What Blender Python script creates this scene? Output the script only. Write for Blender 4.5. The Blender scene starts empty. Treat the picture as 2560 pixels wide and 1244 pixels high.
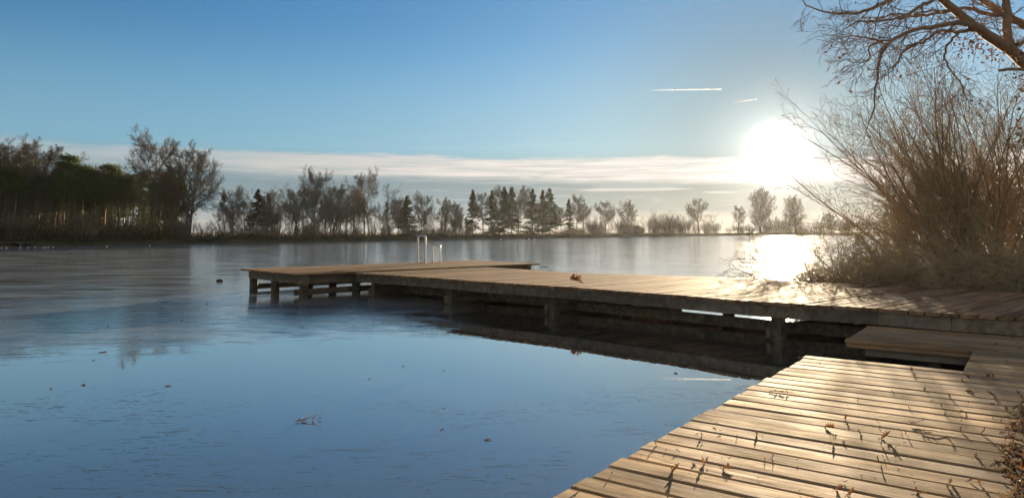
import bpy, math, random
import numpy as np
from mathutils import Vector, Matrix

rad = math.radians
SC = bpy.context.scene
COL = SC.collection
RNG = np.random.default_rng(7)
PYR = random.Random(11)

# ------------------------------------------------------------------ camera
E = 1.7                                   # eye height above the ice
F, CX, PPY, HZ = 1760.0, 1280.0, 390.0, 577.0   # focal length and axis in photograph pixels
TILT = math.atan((HZ - PPY) / F)
cam = bpy.data.cameras.new('camera')
cam.sensor_width = 36.0
cam.lens = F * 36.0 / 2560.0
cam.shift_y = -(622.0 - PPY) / 2560.0
cam.clip_start = 0.05
cam.clip_end = 30000.0
cam_ob = bpy.data.objects.new('camera', cam)
COL.objects.link(cam_ob)
cam_ob.location = (0, 0, E)
cam_ob.rotation_euler = (math.pi / 2 + TILT, 0, 0)
SC.camera = cam_ob

def ray(px, py):
    a = (px - CX) / F
    b = -(py - PPY) / F
    c, s = math.cos(TILT), math.sin(TILT)
    return Vector((a, c - b * s, s + b * c))

def at(px, py, z):
    """point of the horizontal plane z seen at photograph pixel (px, py)"""
    d = ray(px, py)
    k = (z - E) / d.z
    return Vector((d.x * k, d.y * k, z))

def at_depth(px, py, Y):
    """point seen at pixel (px, py) at forward distance Y"""
    d = ray(px, py)
    k = Y / d.y
    return Vector((d.x * k, Y, E + d.z * k))

# ------------------------------------------------------------------ sun, sky, exposure
SUN_AZ, SUN_EL = rad(20.95), rad(5.82)
SUN = Vector((math.sin(SUN_AZ) * math.cos(SUN_EL), math.cos(SUN_AZ) * math.cos(SUN_EL), math.sin(SUN_EL)))
sun = bpy.data.lights.new('sun', 'SUN')
sun.energy = 5.0
sun.angle = rad(0.55)
sun.color = (1.0, 0.78, 0.51)
sun_ob = bpy.data.objects.new('sun', sun)
COL.objects.link(sun_ob)
sun_ob.rotation_euler = (-SUN).to_track_quat('-Z', 'Y').to_euler()

SC.view_settings.view_transform = 'Standard'
SC.view_settings.look = 'None'
SC.view_settings.exposure = 1.9
SC.view_settings.gamma = 1.0
SC.view_settings.use_curve_mapping = False
SC.cycles.use_denoising = True
SC.cycles.use_adaptive_sampling = False
SC.cycles.max_bounces = 6
SC.cycles.diffuse_bounces = 2
SC.cycles.glossy_bounces = 3
SC.cycles.transmission_bounces = 3
SC.cycles.volume_bounces = 0
SC.cycles.transparent_max_bounces = 8
SC.cycles.caustics_reflective = False
SC.cycles.caustics_refractive = False
SC.cycles.sample_clamp_indirect = 4.0

class NT:
    """short helper to write node graphs"""
    def __init__(self, tree):
        self.t = tree
        self.n = tree.nodes
        self.l = tree.links
    def add(self, typ, **kw):
        nd = self.n.new(typ)
        for k, v in kw.items():
            setattr(nd, k, v)
        return nd
    def put(self, sock, v):
        if isinstance(v, bpy.types.NodeSocket):
            self.l.new(v, sock)
        elif v is not None:
            if sock.type == 'RGBA' and not hasattr(v, '__len__'):
                v = (v, v, v, 1)
            if sock.type == 'RGBA' and len(v) == 3:
                v = (*v, 1)
            sock.default_value = v
    def math(self, op, a, b=None, c=None, clamp=False):
        nd = self.add('ShaderNodeMath', operation=op, use_clamp=clamp)
        for i, v in enumerate((a, b, c)):
            if v is not None:
                self.put(nd.inputs[i], v)
        return nd.outputs[0]
    def vmath(self, op, a, b=None):
        nd = self.add('ShaderNodeVectorMath', operation=op)
        self.put(nd.inputs[0], a)
        if b is not None:
            self.put(nd.inputs[1], b)
        return nd.outputs['Value'] if op in ('DOT_PRODUCT', 'LENGTH') else nd.outputs[0]
    def smooth(self, v, lo, hi, a=0.0, b=1.0):
        nd = self.add('ShaderNodeMapRange', interpolation_type='SMOOTHSTEP')
        self.put(nd.inputs['Value'], v)
        self.put(nd.inputs['From Min'], lo); self.put(nd.inputs['From Max'], hi)
        self.put(nd.inputs['To Min'], a); self.put(nd.inputs['To Max'], b)
        return nd.outputs[0]
    def mix(self, f, a, b, mode='MIX'):
        nd = self.add('ShaderNodeMix', data_type='RGBA', blend_type=mode)
        self.put(nd.inputs[0], f); self.put(nd.inputs[6], a); self.put(nd.inputs[7], b)
        return nd.outputs[2]
    def xyz(self, x, y, z):
        nd = self.add('ShaderNodeCombineXYZ')
        for i, v in enumerate((x, y, z)):
            self.put(nd.inputs[i], v)
        return nd.outputs[0]
    def noise(self, vec, scale, detail=3, rough=0.55, dist=0.0):
        nd = self.add('ShaderNodeTexNoise')
        if vec is not None:
            self.put(nd.inputs['Vector'], vec)
        nd.inputs['Scale'].default_value = scale
        nd.inputs['Detail'].default_value = detail
        nd.inputs['Roughness'].default_value = rough
        nd.inputs['Distortion'].default_value = dist
        return nd.outputs[0]
    def scale(self, vec, s):
        nd = self.add('ShaderNodeMapping')
        self.put(nd.inputs[0], vec)
        nd.inputs[3].default_value = s
        return nd.outputs[0]

world = bpy.data.worlds.new('World')
SC.world = world
world.use_nodes = True
w = NT(world.node_tree)
w.n.clear()
sky = w.add('ShaderNodeTexSky', sky_type='NISHITA', sun_disc=False)
sky.sun_elevation = SUN_EL
sky.sun_rotation = SUN_AZ
sky.altitude = 300
sky.air_density = 1.0
sky.dust_density = 0.3
sky.ozone_density = 3.0
SKY_K = 0.05
gen = w.add('ShaderNodeTexCoord').outputs['Generated']
sep = w.add('ShaderNodeSeparateXYZ'); w.put(sep.inputs[0], gen)
dx, dy, dz = sep.outputs
el = w.math('MULTIPLY', w.math('ARCSINE', dz), 180 / math.pi)            # degrees
az = w.math('MULTIPLY', w.math('ARCTAN2', dx, dy), 180 / math.pi)
cosd = w.math('MAXIMUM', w.vmath('DOT_PRODUCT', gen, tuple(SUN)), 0.0)
def lobe(power, gain):
    return w.math('MULTIPLY', w.math('POWER', cosd, power), gain)
DISP = 1.0 / 2.0 ** SC.view_settings.exposure      # radiance that the exposure turns into 1.0
nearsun = lobe(50.0, 1.0)
sky_gain = w.math('MULTIPLY', w.math('SUBTRACT', 1.0, w.math('MULTIPLY', nearsun, 0.74)), SKY_K)
skyt = w.mix(1.0, sky.outputs[0], (0.52, 0.76, 0.87), 'MULTIPLY')
skys = w.vmath('SCALE', skyt); w.put(skys.node.inputs['Scale'], sky_gain)
def dcol(r, g, b):
    return (r * DISP, g * DISP, b * DISP, 1)
# cirrus bank low over the horizon, with a thin grey veil below it and a warm rim at the horizon
n1 = w.noise(w.xyz(w.math('MULTIPLY', az, 0.055), w.math('MULTIPLY', el, 0.55), 0.0), 1.0, 5, 0.55, 0.3)
n2 = w.noise(w.xyz(w.math('MULTIPLY', az, 0.13), w.math('MULTIPLY', el, 3.2), 4.0), 1.0, 8, 0.66, 0.8)
n3 = w.noise(w.xyz(w.math('MULTIPLY', az, 0.22), w.math('MULTIPLY', el, 1.9), 9.0), 1.0, 4, 0.55, 0.4)
c1 = w.math('SUBTRACT', n1, 0.5); c2 = w.math('SUBTRACT', n2, 0.5); c3 = w.math('SUBTRACT', n3, 0.5)
top = w.math('SUBTRACT', 6.0, w.math('MULTIPLY', az, 0.012))
low = w.math('SUBTRACT', 3.95, w.math('MULTIPLY', az, 0.022))
e_top = w.math('ADD', el, w.math('ADD', w.math('MULTIPLY', c1, 1.8), w.math('MULTIPLY', c3, 0.5)))
e_low = w.math('ADD', el, w.math('ADD', w.math('MULTIPLY', c1, 1.0), w.math('MULTIPLY', c3, 0.7)))
band = w.math('MULTIPLY', w.smooth(w.math('SUBTRACT', top, e_top), -0.05, 0.35), w.smooth(w.math('SUBTRACT', e_low, low), -0.30, 0.50))
band = w.math('MULTIPLY', band, w.smooth(n2, 0.25, 0.62, 0.42, 1.0))
band = w.math('MULTIPLY', band, w.smooth(az, -36.0, -8.0, 0.38, 1.0))
wisp = w.math('MULTIPLY', w.math('MULTIPLY', w.smooth(n2, 0.52, 0.72), w.smooth(el, 1.2, 2.2)), w.math('MULTIPLY', w.smooth(el, 8.2, 6.0), 0.30))
cover = w.math('MAXIMUM', band, wisp, clamp=True)
veil = w.math('MULTIPLY', w.smooth(el, 7.0, 3.6), 0.93)
veil_c = w.mix(w.smooth(az, -10.0, 22.0), dcol(0.22, 0.30, 0.34), dcol(0.25, 0.29, 0.28))
rim_n = w.math('ADD', el, w.math('ADD', w.math('MULTIPLY', c2, 1.1), w.math('MULTIPLY', c3, 0.9)))
veil_c = w.mix(w.smooth(rim_n, 1.9, 0.5), veil_c, w.mix(w.smooth(az, -25.0, 18.0), dcol(0.52, 0.50, 0.47), dcol(0.74, 0.65, 0.53)))
cloud_c = w.mix(w.smooth(az, -22.0, 10.0), dcol(0.66, 0.63, 0.60), dcol(0.92, 0.85, 0.79))
cloud_c = w.mix(w.smooth(n2, 0.35, 0.68), w.mix(0.5, cloud_c, dcol(0.60, 0.56, 0.52)), cloud_c)
pale = w.mix(w.smooth(az, -30.0, 20.0), dcol(0.27, 0.46, 0.58), dcol(0.42, 0.54, 0.60))
base = w.mix(w.math('MULTIPLY', w.smooth(el, 17.0, 6.5), 0.55), skys, pale)
base = w.mix(veil, base, veil_c)
base = w.mix(cover, base, cloud_c)
# one grey lens-shaped streak hanging under the bank, with a bright lower lip
def lens(a0, e0, wa, we):
    qa = w.math('DIVIDE', w.math('SUBTRACT', az, a0), wa)
    qe = w.math('DIVIDE', w.math('SUBTRACT', w.math('ADD', el, w.math('MULTIPLY', c2, 0.16)), e0), we)
    return w.smooth(w.math('ADD', w.math('MULTIPLY', qa, qa), w.math('MULTIPLY', qe, qe)), 1.1, 0.45)
base = w.mix(w.math('MULTIPLY', lens(9.8, 3.30, 5.0, 0.17), 0.55), base, dcol(0.86, 0.79, 0.72))
base = w.mix(w.math('MULTIPLY', lens(10.2, 3.56, 4.2, 0.20), 0.9), base, dcol(0.36, 0.42, 0.43))
base = w.mix(w.math('MULTIPLY', lens(16.5, 3.0, 1.6, 0.08), 0.4), base, dcol(0.92, 0.86, 0.78))
# bright cloud added to the unseen sky behind the camera to lift the shadows
rear_fill_n = w.noise(gen, 2.6, 5, 0.6, 0.4)
rear_fill = w.math('MULTIPLY', w.smooth(dy, 0.05, -0.40), w.smooth(rear_fill_n, 0.30, 0.58))
base = w.mix(w.math('MULTIPLY', rear_fill, 0.9), base, dcol(0.58, 0.53, 0.46))
# aureole of the low sun in the thin air haze
halo = w.math('ADD', w.math('ADD', lobe(6000.0, 40.0 * DISP), lobe(3400.0, 4.0 * DISP)), w.math('ADD', lobe(420.0, 0.62 * DISP), lobe(14.0, 0.05 * DISP)))
halo_c = w.vmath('SCALE', (1.0, 0.93, 0.82)); w.put(halo_c.node.inputs['Scale'], halo)
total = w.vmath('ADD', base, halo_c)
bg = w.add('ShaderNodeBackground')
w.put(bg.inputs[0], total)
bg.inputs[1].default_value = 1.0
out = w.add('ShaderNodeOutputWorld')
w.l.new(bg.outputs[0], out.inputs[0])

# ------------------------------------------------------------------ helpers
def tag(o, label=None, cat=None, group=None, kind=None):
    if label: o['label'] = label
    if cat: o['category'] = cat
    if group: o['group'] = group
    if kind: o['kind'] = kind
    return o

def thing(name, loc, rotz=0.0, label=None, cat=None, group=None):
    o = bpy.data.objects.new(name, None)
    o.empty_display_size = 0.2
    COL.objects.link(o)
    o.location = loc
    o.rotation_euler = (0, 0, rotz)
    return tag(o, label, cat, group)

def mesh_np(name, V, faces, mats, smooth=False, mat_idx=None):
    """mesh from numpy: V (n,3); faces = list of (m,k) int arrays"""
    me = bpy.data.meshes.new(name)
    V = np.asarray(V, dtype=np.float32)
    me.vertices.add(len(V))
    me.vertices.foreach_set('co', V.ravel())
    faces = [np.asarray(f, dtype=np.int32) for f in faces if len(f)]
    tot = np.concatenate([np.full(len(f), f.shape[1], np.int32) for f in faces])
    idx = np.concatenate([f.ravel() for f in faces])
    st = np.concatenate([[0], np.cumsum(tot)[:-1]]).astype(np.int32)
    me.loops.add(len(idx)); me.loops.foreach_set('vertex_index', idx)
    me.polygons.add(len(tot)); me.polygons.foreach_set('loop_start', st); me.polygons.foreach_set('loop_total', tot)
    me.polygons.foreach_set('use_smooth', np.full(len(tot), bool(smooth), dtype=bool))
    if mat_idx is not None:
        me.polygons.foreach_set('material_index', np.asarray(mat_idx, dtype=np.int32))
    me.update(calc_edges=True)
    for m in (mats if isinstance(mats, (list, tuple)) else [mats]):
        me.materials.append(m)
    return me

def obj(name, me, parent=None, loc=None, rot=None):
    o = bpy.data.objects.new(name, me)
    COL.objects.link(o)
    if parent is not None: o.parent = parent
    if loc is not None: o.location = loc
    if rot is not None: o.rotation_euler = rot
    return o

class MB:
    """collects boxes and tubes, then makes one mesh"""
    def __init__(self):
        self.v, self.f4, self.n = [], [], 0
    def addq(self, V, Q):
        self.v.append(np.asarray(V, float)); self.f4.append(np.asarray(Q, int) + self.n); self.n += len(V)
    def box(self, lo, hi):
        x0, y0, z0 = lo; x1, y1, z1 = hi
        V = [(x0,y0,z0),(x1,y0,z0),(x1,y1,z0),(x0,y1,z0),(x0,y0,z1),(x1,y0,z1),(x1,y1,z1),(x0,y1,z1)]
        self.addq(V, [(0,3,2,1),(4,5,6,7),(0,1,5,4),(1,2,6,5),(2,3,7,6),(3,0,4,7)])
    def beam(self, a, b, wd, h):
        """box beam whose top centre line runs a -> b"""
        a, b = np.array(a, float), np.array(b, float)
        d = (b - a) / np.linalg.norm(b - a)
        s = np.cross(d, (0, 0, 1)); s /= np.linalg.norm(s); s *= wd / 2
        dn = np.array((0, 0, -h))
        V = [a-s+dn, b-s+dn, b+s+dn, a+s+dn, a-s, b-s, b+s, a+s]
        self.addq(V, [(0,3,2,1),(4,5,6,7),(0,1,5,4),(1,2,6,5),(2,3,7,6),(3,0,4,7)])
    def tube(self, P, R, sides=8):
        P = np.asarray(P, float)
        R = np.full(len(P), R) if np.isscalar(R) else np.asarray(R, float)
        V, Q = tubes(P[None], R[None], sides)
        self.addq(V, Q)
        for ring, c in ((range(sides), P[0]), (range(len(V) - sides, len(V)), P[-1])):
            r = list(ring)
            for i in range(0, sides - 2, 2):
                self.addq(V[[r[0], r[i+1], r[i+2], r[(i+3) % sides]]], [(0, 1, 2, 3)])
    def mesh(self, name, mats, smooth=False):
        return mesh_np(name, np.concatenate(self.v), [np.concatenate(self.f4)], mats, smooth)

def nrm(a):
    return a / np.maximum(np.linalg.norm(a, axis=-1, keepdims=True), 1e-9)

def tubes(P, R, sides):
    """P (n,k,3) polylines, R (n,k) radii -> verts, quads"""
    P = np.asarray(P, float); n, k, _ = P.shape
    T = np.gradient(P, axis=1) if k > 2 else np.repeat((P[:, 1:] - P[:, :1]), 2, axis=1)
    T = nrm(T)
    avg = nrm(P[:, -1] - P[:, 0])
    ref = np.where(np.abs(avg[:, 2:3]) > 0.8, np.array([[1.0, 0.13, 0]]), np.array([[0, 0.07, 1.0]]))[:, None, :]
    N1 = nrm(np.cross(T, np.broadcast_to(ref, T.shape)))
    N2 = np.cross(T, N1)
    a = np.arange(sides) * 2 * math.pi / sides
    V = P[:, :, None, :] + np.asarray(R)[:, :, None, None] * (np.cos(a)[None, None, :, None] * N1[:, :, None, :] + np.sin(a)[None, None, :, None] * N2[:, :, None, :])
    base = (np.arange(n) * k * sides)[:, None, None] + (np.arange(k - 1) * sides)[None, :, None]
    j = np.arange(sides)[None, None, :]; j2 = (j + 1) % sides
    Q = np.stack([base + j, base + j2, base + sides + j2, base + sides + j], axis=-1).reshape(-1, 4)
    return V.reshape(-1, 3), Q

def grow(P0, D0, L, k, wob, up, rng):
    P0 = np.asarray(P0, float); D = nrm(np.asarray(D0, float)); L = np.asarray(L, float)
    seg = (L / k)[:, None]
    out = [P0]; p = P0
    u = np.zeros_like(D); u[:, 2] = 1
    for i in range(k):
        D = nrm(D + rng.normal(0, wob, D.shape) + up * u)
        p = p + D * seg
        out.append(p)
    return np.stack(out, axis=1)

def sprout(P, L, R, m, t0, t1, ang, ratio, rng, taper=0.5, rr=0.55, rmin=0.002):
    """m children on every polyline -> start, direction, length, radius"""
    n, k1, _ = P.shape; k = k1 - 1
    t = (np.arange(m)[None, :] + rng.random((n, m))) / m
    t = t0 + (t1 - t0) * t
    f = np.clip(t * k, 0, k - 1e-4); i = f.astype(int); fr = (f - i)[..., None]
    r = np.arange(n)[:, None]
    pos = P[r, i] * (1 - fr) + P[r, i + 1] * fr
    T = nrm(P[r, i + 1] - P[r, i])
    rad0 = R[r, i] * (1 - fr[..., 0]) + R[r, i + 1] * fr[..., 0]
    rv = rng.normal(size=T.shape); pv = nrm(np.cross(T, rv))
    a = rng.uniform(ang[0], ang[1], (n, m))[..., None]
    D = np.cos(a) * T + np.sin(a) * pv
    Ln = np.asarray(L)[:, None] * rng.uniform(ratio[0], ratio[1], (n, m)) * (1 - taper * t)
    return pos.reshape(-1, 3), D.reshape(-1, 3), Ln.ravel(), np.maximum(rad0 * rr, rmin).ravel(), t.ravel()

def taper_r(r0, k, end=0.35):
    s = np.linspace(0, 1, k + 1)[None, :]
    return np.asarray(r0)[:, None] * (1 - s * (1 - end))

class VQ:
    """gathers vertex/quad arrays"""
    def __init__(self): self.v, self.q, self.n = [], [], 0
    def add(self, V, Q):
        self.v.append(V); self.q.append(Q + self.n); self.n += len(V)
    def get(self): return np.concatenate(self.v), [np.concatenate(self.q)]

def leaf_quads(C, size, rng, aspect=0.5, flat=None):
    """small leaf-sized faces with random orientation around centres C"""
    n = len(C)
    a = nrm(rng.normal(size=(n, 3))) if flat is None else nrm(rng.normal(size=(n, 3)) * np.array(flat))
    b = nrm(np.cross(a, rng.normal(size=(n, 3))))
    s = (np.asarray(size) * rng.uniform(0.6, 1.3, n))[:, None]
    a = a * s; b = b * s * aspect
    V = np.stack([C - a, C - b, C + a, C + b], axis=1).reshape(-1, 3)
    return V, np.arange(4 * n).reshape(-1, 4)

def copy_tree(o, parent=None):
    c = o.copy(); COL.objects.link(c)
    if parent is not None: c.parent = parent
    for ch in o.children: copy_tree(ch, c)
    return c

# ------------------------------------------------------------------ materials
def mat(name, col=(0.5, 0.5, 0.5), rough=0.7, metal=0.0, spec=0.5):
    m = bpy.data.materials.new(name); m.use_nodes = True
    g = NT(m.node_tree); b = m.node_tree.nodes['Principled BSDF']
    b.inputs['Base Color'].default_value = (*col, 1); b.inputs['Roughness'].default_value = rough
    b.inputs['Metallic'].default_value = metal; b.inputs['Specular IOR Level'].default_value = spec
    return m, g, b

def bump(g, b, h, strength, dist):
    nd = g.add('ShaderNodeBump'); nd.inputs['Strength'].default_value = strength; nd.inputs['Distance'].default_value = dist
    g.put(nd.inputs['Height'], h); g.l.new(nd.outputs[0], b.inputs['Normal'])
    return nd

def wood(name, light, dark, rough, grain=26.0, spec=0.5, moss=0.0, screws=False):
    """weathered boards; object X runs along the board"""
    m, g, b = mat(name, light, rough, spec=spec)
    tc = g.add('ShaderNodeTexCoord').outputs['Object']
    isl = g.add('ShaderNodeNewGeometry').outputs['Random Per Island']
    off = g.xyz(g.math('MULTIPLY', isl, 37.0), g.math('MULTIPLY', isl, 11.0), g.math('MULTIPLY', isl, 5.0))
    p = g.vmath('ADD', tc, off)
    fine = g.noise(g.scale(p, (1.6, grain * 2.2, grain * 2.2)), 1.0, 5, 0.65, 0.2)
    wide = g.noise(g.scale(p, (0.8, 9.0, 9.0)), 1.0, 4, 0.6, 0.5)
    blot = g.noise(g.scale(p, (1.7, 4.5, 4.5)), 1.0, 4, 0.6, 0.3)
    crack = g.smooth(g.noise(g.scale(p, (0.9, 34.0, 34.0)), 1.0, 3, 0.5, 0.3), 0.66, 0.72)
    knot = g.smooth(g.noise(g.scale(p, (3.2, 11.0, 11.0)), 1.0, 2, 0.5, 0.0), 0.72, 0.80)
    c = g.mix(g.smooth(wide, 0.36, 0.70), dark, light)
    c = g.mix(g.smooth(fine, 0.42, 0.75, 0.0, 0.55), c, dark)
    c = g.mix(g.smooth(blot, 0.53, 0.70, 0.0, 0.62), c, tuple(x * 0.55 for x in dark))
    c = g.mix(g.math('MULTIPLY', knot, 0.6), c, tuple(x * 0.6 for x in dark))
    c = g.mix(g.math('MULTIPLY', crack, 0.75), c, tuple(x * 0.25 for x in dark))
    hue = g.math('FRACT', g.math('MULTIPLY', isl, 17.3))
    c = g.mix(g.smooth(hue, 0.45, 1.0, 0.0, 0.42), c, tuple(0.75 * (0.5 * a + 0.5 * (sum(light) / 3)) for a in light))
    tone = g.smooth(isl, 0.0, 1.0, 0.66, 1.18)
    c = g.mix(1.0, c, g.xyz(tone, g.math('MULTIPLY', tone, 0.99), g.math('MULTIPLY', tone, 0.97)), 'MULTIPLY')
    if screws:
        sx = g.add('ShaderNodeSeparateXYZ'); g.put(sx.inputs[0], tc)
        dyy = g.math('MULTIPLY', g.math('SUBTRACT', g.math('ABSOLUTE', g.math('SUBTRACT', g.math('FRACT', g.math('DIVIDE', g.math('SUBTRACT', sx.outputs[1], 5.10 - 0.2045 * 60), 0.2045)), 0.5)), 0.27), 0.2045)
        hit = None
        for xs in (0.42, 2.0, 3.6):
            dxx = g.math('SUBTRACT', sx.outputs[0], xs)
            k = g.smooth(g.math('SQRT', g.math('ADD', g.math('MULTIPLY', dxx, dxx), g.math('MULTIPLY', dyy, dyy))), 0.0085, 0.0045)
            hit = k if hit is None else g.math('MAXIMUM', hit, k)
        c = g.mix(g.math('MULTIPLY', hit, 0.85), c, (0.035, 0.028, 0.022))
    if moss:
        mn = g.noise(g.scale(p, (3.0, 6.0, 6.0)), 1.0, 4, 0.6)
        c = g.mix(g.smooth(mn, 0.45, 0.62, 0.0, moss), c, (0.035, 0.05, 0.022))
    g.l.new(c, b.inputs['Base Color'])
    r = g.math('ADD', g.smooth(blot, 0.3, 0.7, rough - 0.07, rough + 0.08), g.math('MULTIPLY', g.math('SUBTRACT', fine, 0.5), 0.2))
    g.l.new(r, b.inputs['Roughness'])
    h = g.math('SUBTRACT', g.math('ADD', fine, g.math('MULTIPLY', wide, 0.8)), g.math('MULTIPLY', crack, 1.2))
    bump(g, b, h, 0.35, 0.006)
    return m

M_DECK = wood('deck_wood', (0.58, 0.38, 0.185), (0.26, 0.175, 0.105), 0.80, 26, 0.05, screws=True)
M_PIER = wood('pier_wood', (0.36, 0.23, 0.13), (0.19, 0.12, 0.07), 0.80, 22, 0.05)
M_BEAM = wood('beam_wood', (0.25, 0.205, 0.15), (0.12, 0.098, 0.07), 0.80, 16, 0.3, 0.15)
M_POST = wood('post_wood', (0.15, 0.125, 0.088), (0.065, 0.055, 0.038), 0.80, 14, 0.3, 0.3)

def bark(name, col, var=0.4, scale=9.0):
    m, g, b = mat(name, col, 0.85, spec=0.3)
    tc = g.add('ShaderNodeTexCoord').outputs['Object']
    n = g.noise(g.scale(tc, (scale, scale, scale * 0.3)), 1.0, 4, 0.6)
    g.l.new(g.mix(n, tuple(x * (1 - var) for x in col), tuple(x * (1 + var) for x in col)), b.inputs['Base Color'])
    return m

M_BARK_FAR = bark('far_bark', (0.095, 0.082, 0.062), 0.35, 2.0)
M_TWIG_FAR = bark('far_twig', (0.115, 0.10, 0.075), 0.3, 1.0)
M_TWIG_PALE = bark('pale_twig', (0.22, 0.175, 0.115), 0.3, 1.0)
M_BIRCH = bark('birch_bark', (0.22, 0.20, 0.17), 0.5, 5.0)
M_PINE_BARK = bark('pine_bark', (0.21, 0.135, 0.075), 0.4, 2.0)
M_WILLOW = bark('willow_bark', (0.29, 0.215, 0.13), 0.4, 14.0)
M_WILLOW_TWIG = bark('willow_twig', (0.39, 0.29, 0.165), 0.3, 5.0)
M_BRAMBLE = bark('bramble_stem', (0.38, 0.295, 0.175), 0.4, 8.0)
M_OAK = bark('oak_bark', (0.25, 0.17, 0.105), 0.45, 16.0)

def foliage(name, a, b_, trans=0.35, scale=0.6):
    m = bpy.data.materials.new(name); m.use_nodes = True
    g = NT(m.node_tree); g.n.clear()
    tc = g.add('ShaderNodeTexCoord').outputs['Object']
    isl = g.add('ShaderNodeNewGeometry').outputs['Random Per Island']
    n = g.noise(tc, scale, 3, 0.6)
    c = g.mix(g.math('ADD', g.math('MULTIPLY', n, 0.6), g.math('MULTIPLY', isl, 0.4)), a, b_)
    d = g.add('ShaderNodeBsdfDiffuse'); g.put(d.inputs[0], c)
    t = g.add('ShaderNodeBsdfTranslucent'); g.put(t.inputs[0], c)
    mx = g.add('ShaderNodeMixShader'); mx.inputs[0].default_value = trans
    g.l.new(d.outputs[0], mx.inputs[1]); g.l.new(t.outputs[0], mx.inputs[2])
    o = g.add('ShaderNodeOutputMaterial'); g.l.new(mx.outputs[0], o.inputs[0])
    return m

M_SPRUCE = foliage('spruce_needles', (0.040, 0.060, 0.035), (0.095, 0.115, 0.062))
M_PINE = foliage('pine_needles', (0.055, 0.085, 0.035), (0.13, 0.15, 0.06))
M_DRY = foliage('dry_leaves', (0.085, 0.046, 0.026), (0.16, 0.085, 0.045), 0.32, 3.0)
M_BRAMBLE_LEAF = foliage('bramble_leaves', (0.14, 0.145, 0.055), (0.28, 0.235, 0.10), 0.5, 2.0)
M_REED = foliage('reed', (0.22, 0.17, 0.09), (0.36, 0.27, 0.14), 0.4, 2.0)
M_SCRUB = foliage('scrub', (0.034, 0.042, 0.022), (0.070, 0.072, 0.038), 0.3, 0.3)

def leaf_material(name, a, b_, trans=0.4):
    m = bpy.data.materials.new(name); m.use_nodes = True
    g = NT(m.node_tree); b = m.node_tree.nodes['Principled BSDF']
    tc = g.add('ShaderNodeTexCoord').outputs['Object']
    rnd = g.add('ShaderNodeObjectInfo').outputs['Random']
    n = g.noise(tc, 40.0, 4, 0.6)
    c = g.mix(g.math('ADD', g.math('MULTIPLY', n, 0.5), g.math('MULTIPLY', rnd, 0.5)), a, b_)
    g.l.new(c, b.inputs['Base Color']); b.inputs['Roughness'].default_value = 0.6
    t = g.add('ShaderNodeBsdfTranslucent'); g.put(t.inputs[0], c)
    mx = g.add('ShaderNodeMixShader'); mx.inputs[0].default_value = trans
    o = m.node_tree.nodes['Material Output']
    g.l.new(b.outputs[0], mx.inputs[1]); g.l.new(t.outputs[0], mx.inputs[2]); g.l.new(mx.outputs[0], o.inputs[0])
    return m

M_LEAF = leaf_material('fallen_leaf', (0.080, 0.040, 0.019), (0.20, 0.090, 0.036))
M_LEAF_OLD = leaf_material('old_leaf', (0.09, 0.055, 0.032), (0.24, 0.17, 0.11), 0.3)
M_STEEL, _, _ = mat('steel', (0.58, 0.55, 0.50), 0.36, 1.0)
M_STONE = bark('stone', (0.05, 0.05, 0.048), 0.4, 8.0)
M_WALL, _, _ = mat('pale_wall', (0.35, 0.34, 0.32), 0.8)
M_ROOF, _, _ = mat('grey_roof', (0.14, 0.135, 0.13), 0.8)

# ground: winter grass and bare soil
M_GROUND, g, b = mat('winter_grass', (0.05, 0.05, 0.025), 0.95, spec=0.15)
pos = g.add('ShaderNodeNewGeometry').outputs['Position']
gn = g.noise(pos, 0.35, 5, 0.65); gf = g.noise(pos, 7.0, 4, 0.65)
gc = g.mix(g.smooth(gn, 0.35, 0.65), (0.036, 0.042, 0.018), (0.085, 0.070, 0.036))
g.l.new(g.mix(g.smooth(gf, 0.45, 0.7, 0.0, 0.6), gc, (0.045, 0.032, 0.018)), b.inputs['Base Color'])
bump(g, b, gf, 0.3, 0.02)

# lake ice: glassy black ice near the deck, rougher frosted ice farther out
M_ICE, g, b = mat('lake_ice', (0.03, 0.04, 0.045), 0.05, spec=0.5)
b.inputs['IOR'].default_value = 1.7      # air-ice and ice-water faces together
b.inputs['Coat Weight'].default_value = 1.0; b.inputs['Coat IOR'].default_value = 1.6
pos = g.add('ShaderNodeNewGeometry').outputs['Position']
sp = g.add('ShaderNodeSeparateXYZ'); g.put(sp.inputs[0], pos)
X, Y, _ = sp.outputs
big = g.noise(g.scale(pos, (0.22, 0.35, 1)), 1.0, 5, 0.6, 0.4)
mid = g.noise(g.scale(pos, (0.9, 1.6, 1)), 1.0, 5, 0.65, 0.5)
fin = g.noise(g.scale(pos, (9.0, 22.0, 1)), 1.0, 4, 0.6, 0.2)
# distance past the edge of the clear ice, which runs out towards the swimming platform and back to the deck
edge = g.math('SUBTRACT', g.math('SUBTRACT', Y, g.math('MULTIPLY', X, 0.46)), 12.4)
edge = g.math('MINIMUM', edge, g.math('MULTIPLY', g.math('ADD', X, 0.9), -1.2))
edge = g.math('MAXIMUM', edge, g.math('SUBTRACT', Y, 19.5))
edge = g.math('ADD', edge, g.math('MULTIPLY', g.math('SUBTRACT', mid, 0.5), 4.6))
rough_zone = g.smooth(edge, -0.6, 2.2)
fray = g.smooth(mid, 0.46, 0.60)
zone = g.math('MULTIPLY', rough_zone, g.smooth(mid, 0.28, 0.5, 0.62, 1.0))
r_far = g.smooth(g.noise(g.scale(pos, (0.30, 1.3, 1)), 1.0, 6, 0.68, 0.4), 0.34, 0.66, 0.045, 0.17)
ro = g.math('ADD', g.math('MULTIPLY', zone, r_far), 0.012)
g.l.new(ro, b.inputs['Roughness']); g.l.new(ro, b.inputs['Coat Roughness'])
frost = g.math('MULTIPLY', zone, g.smooth(g.noise(g.scale(pos, (0.35, 2.1, 1)), 1.0, 6, 0.7, 0.3), 0.36, 0.72))
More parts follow.
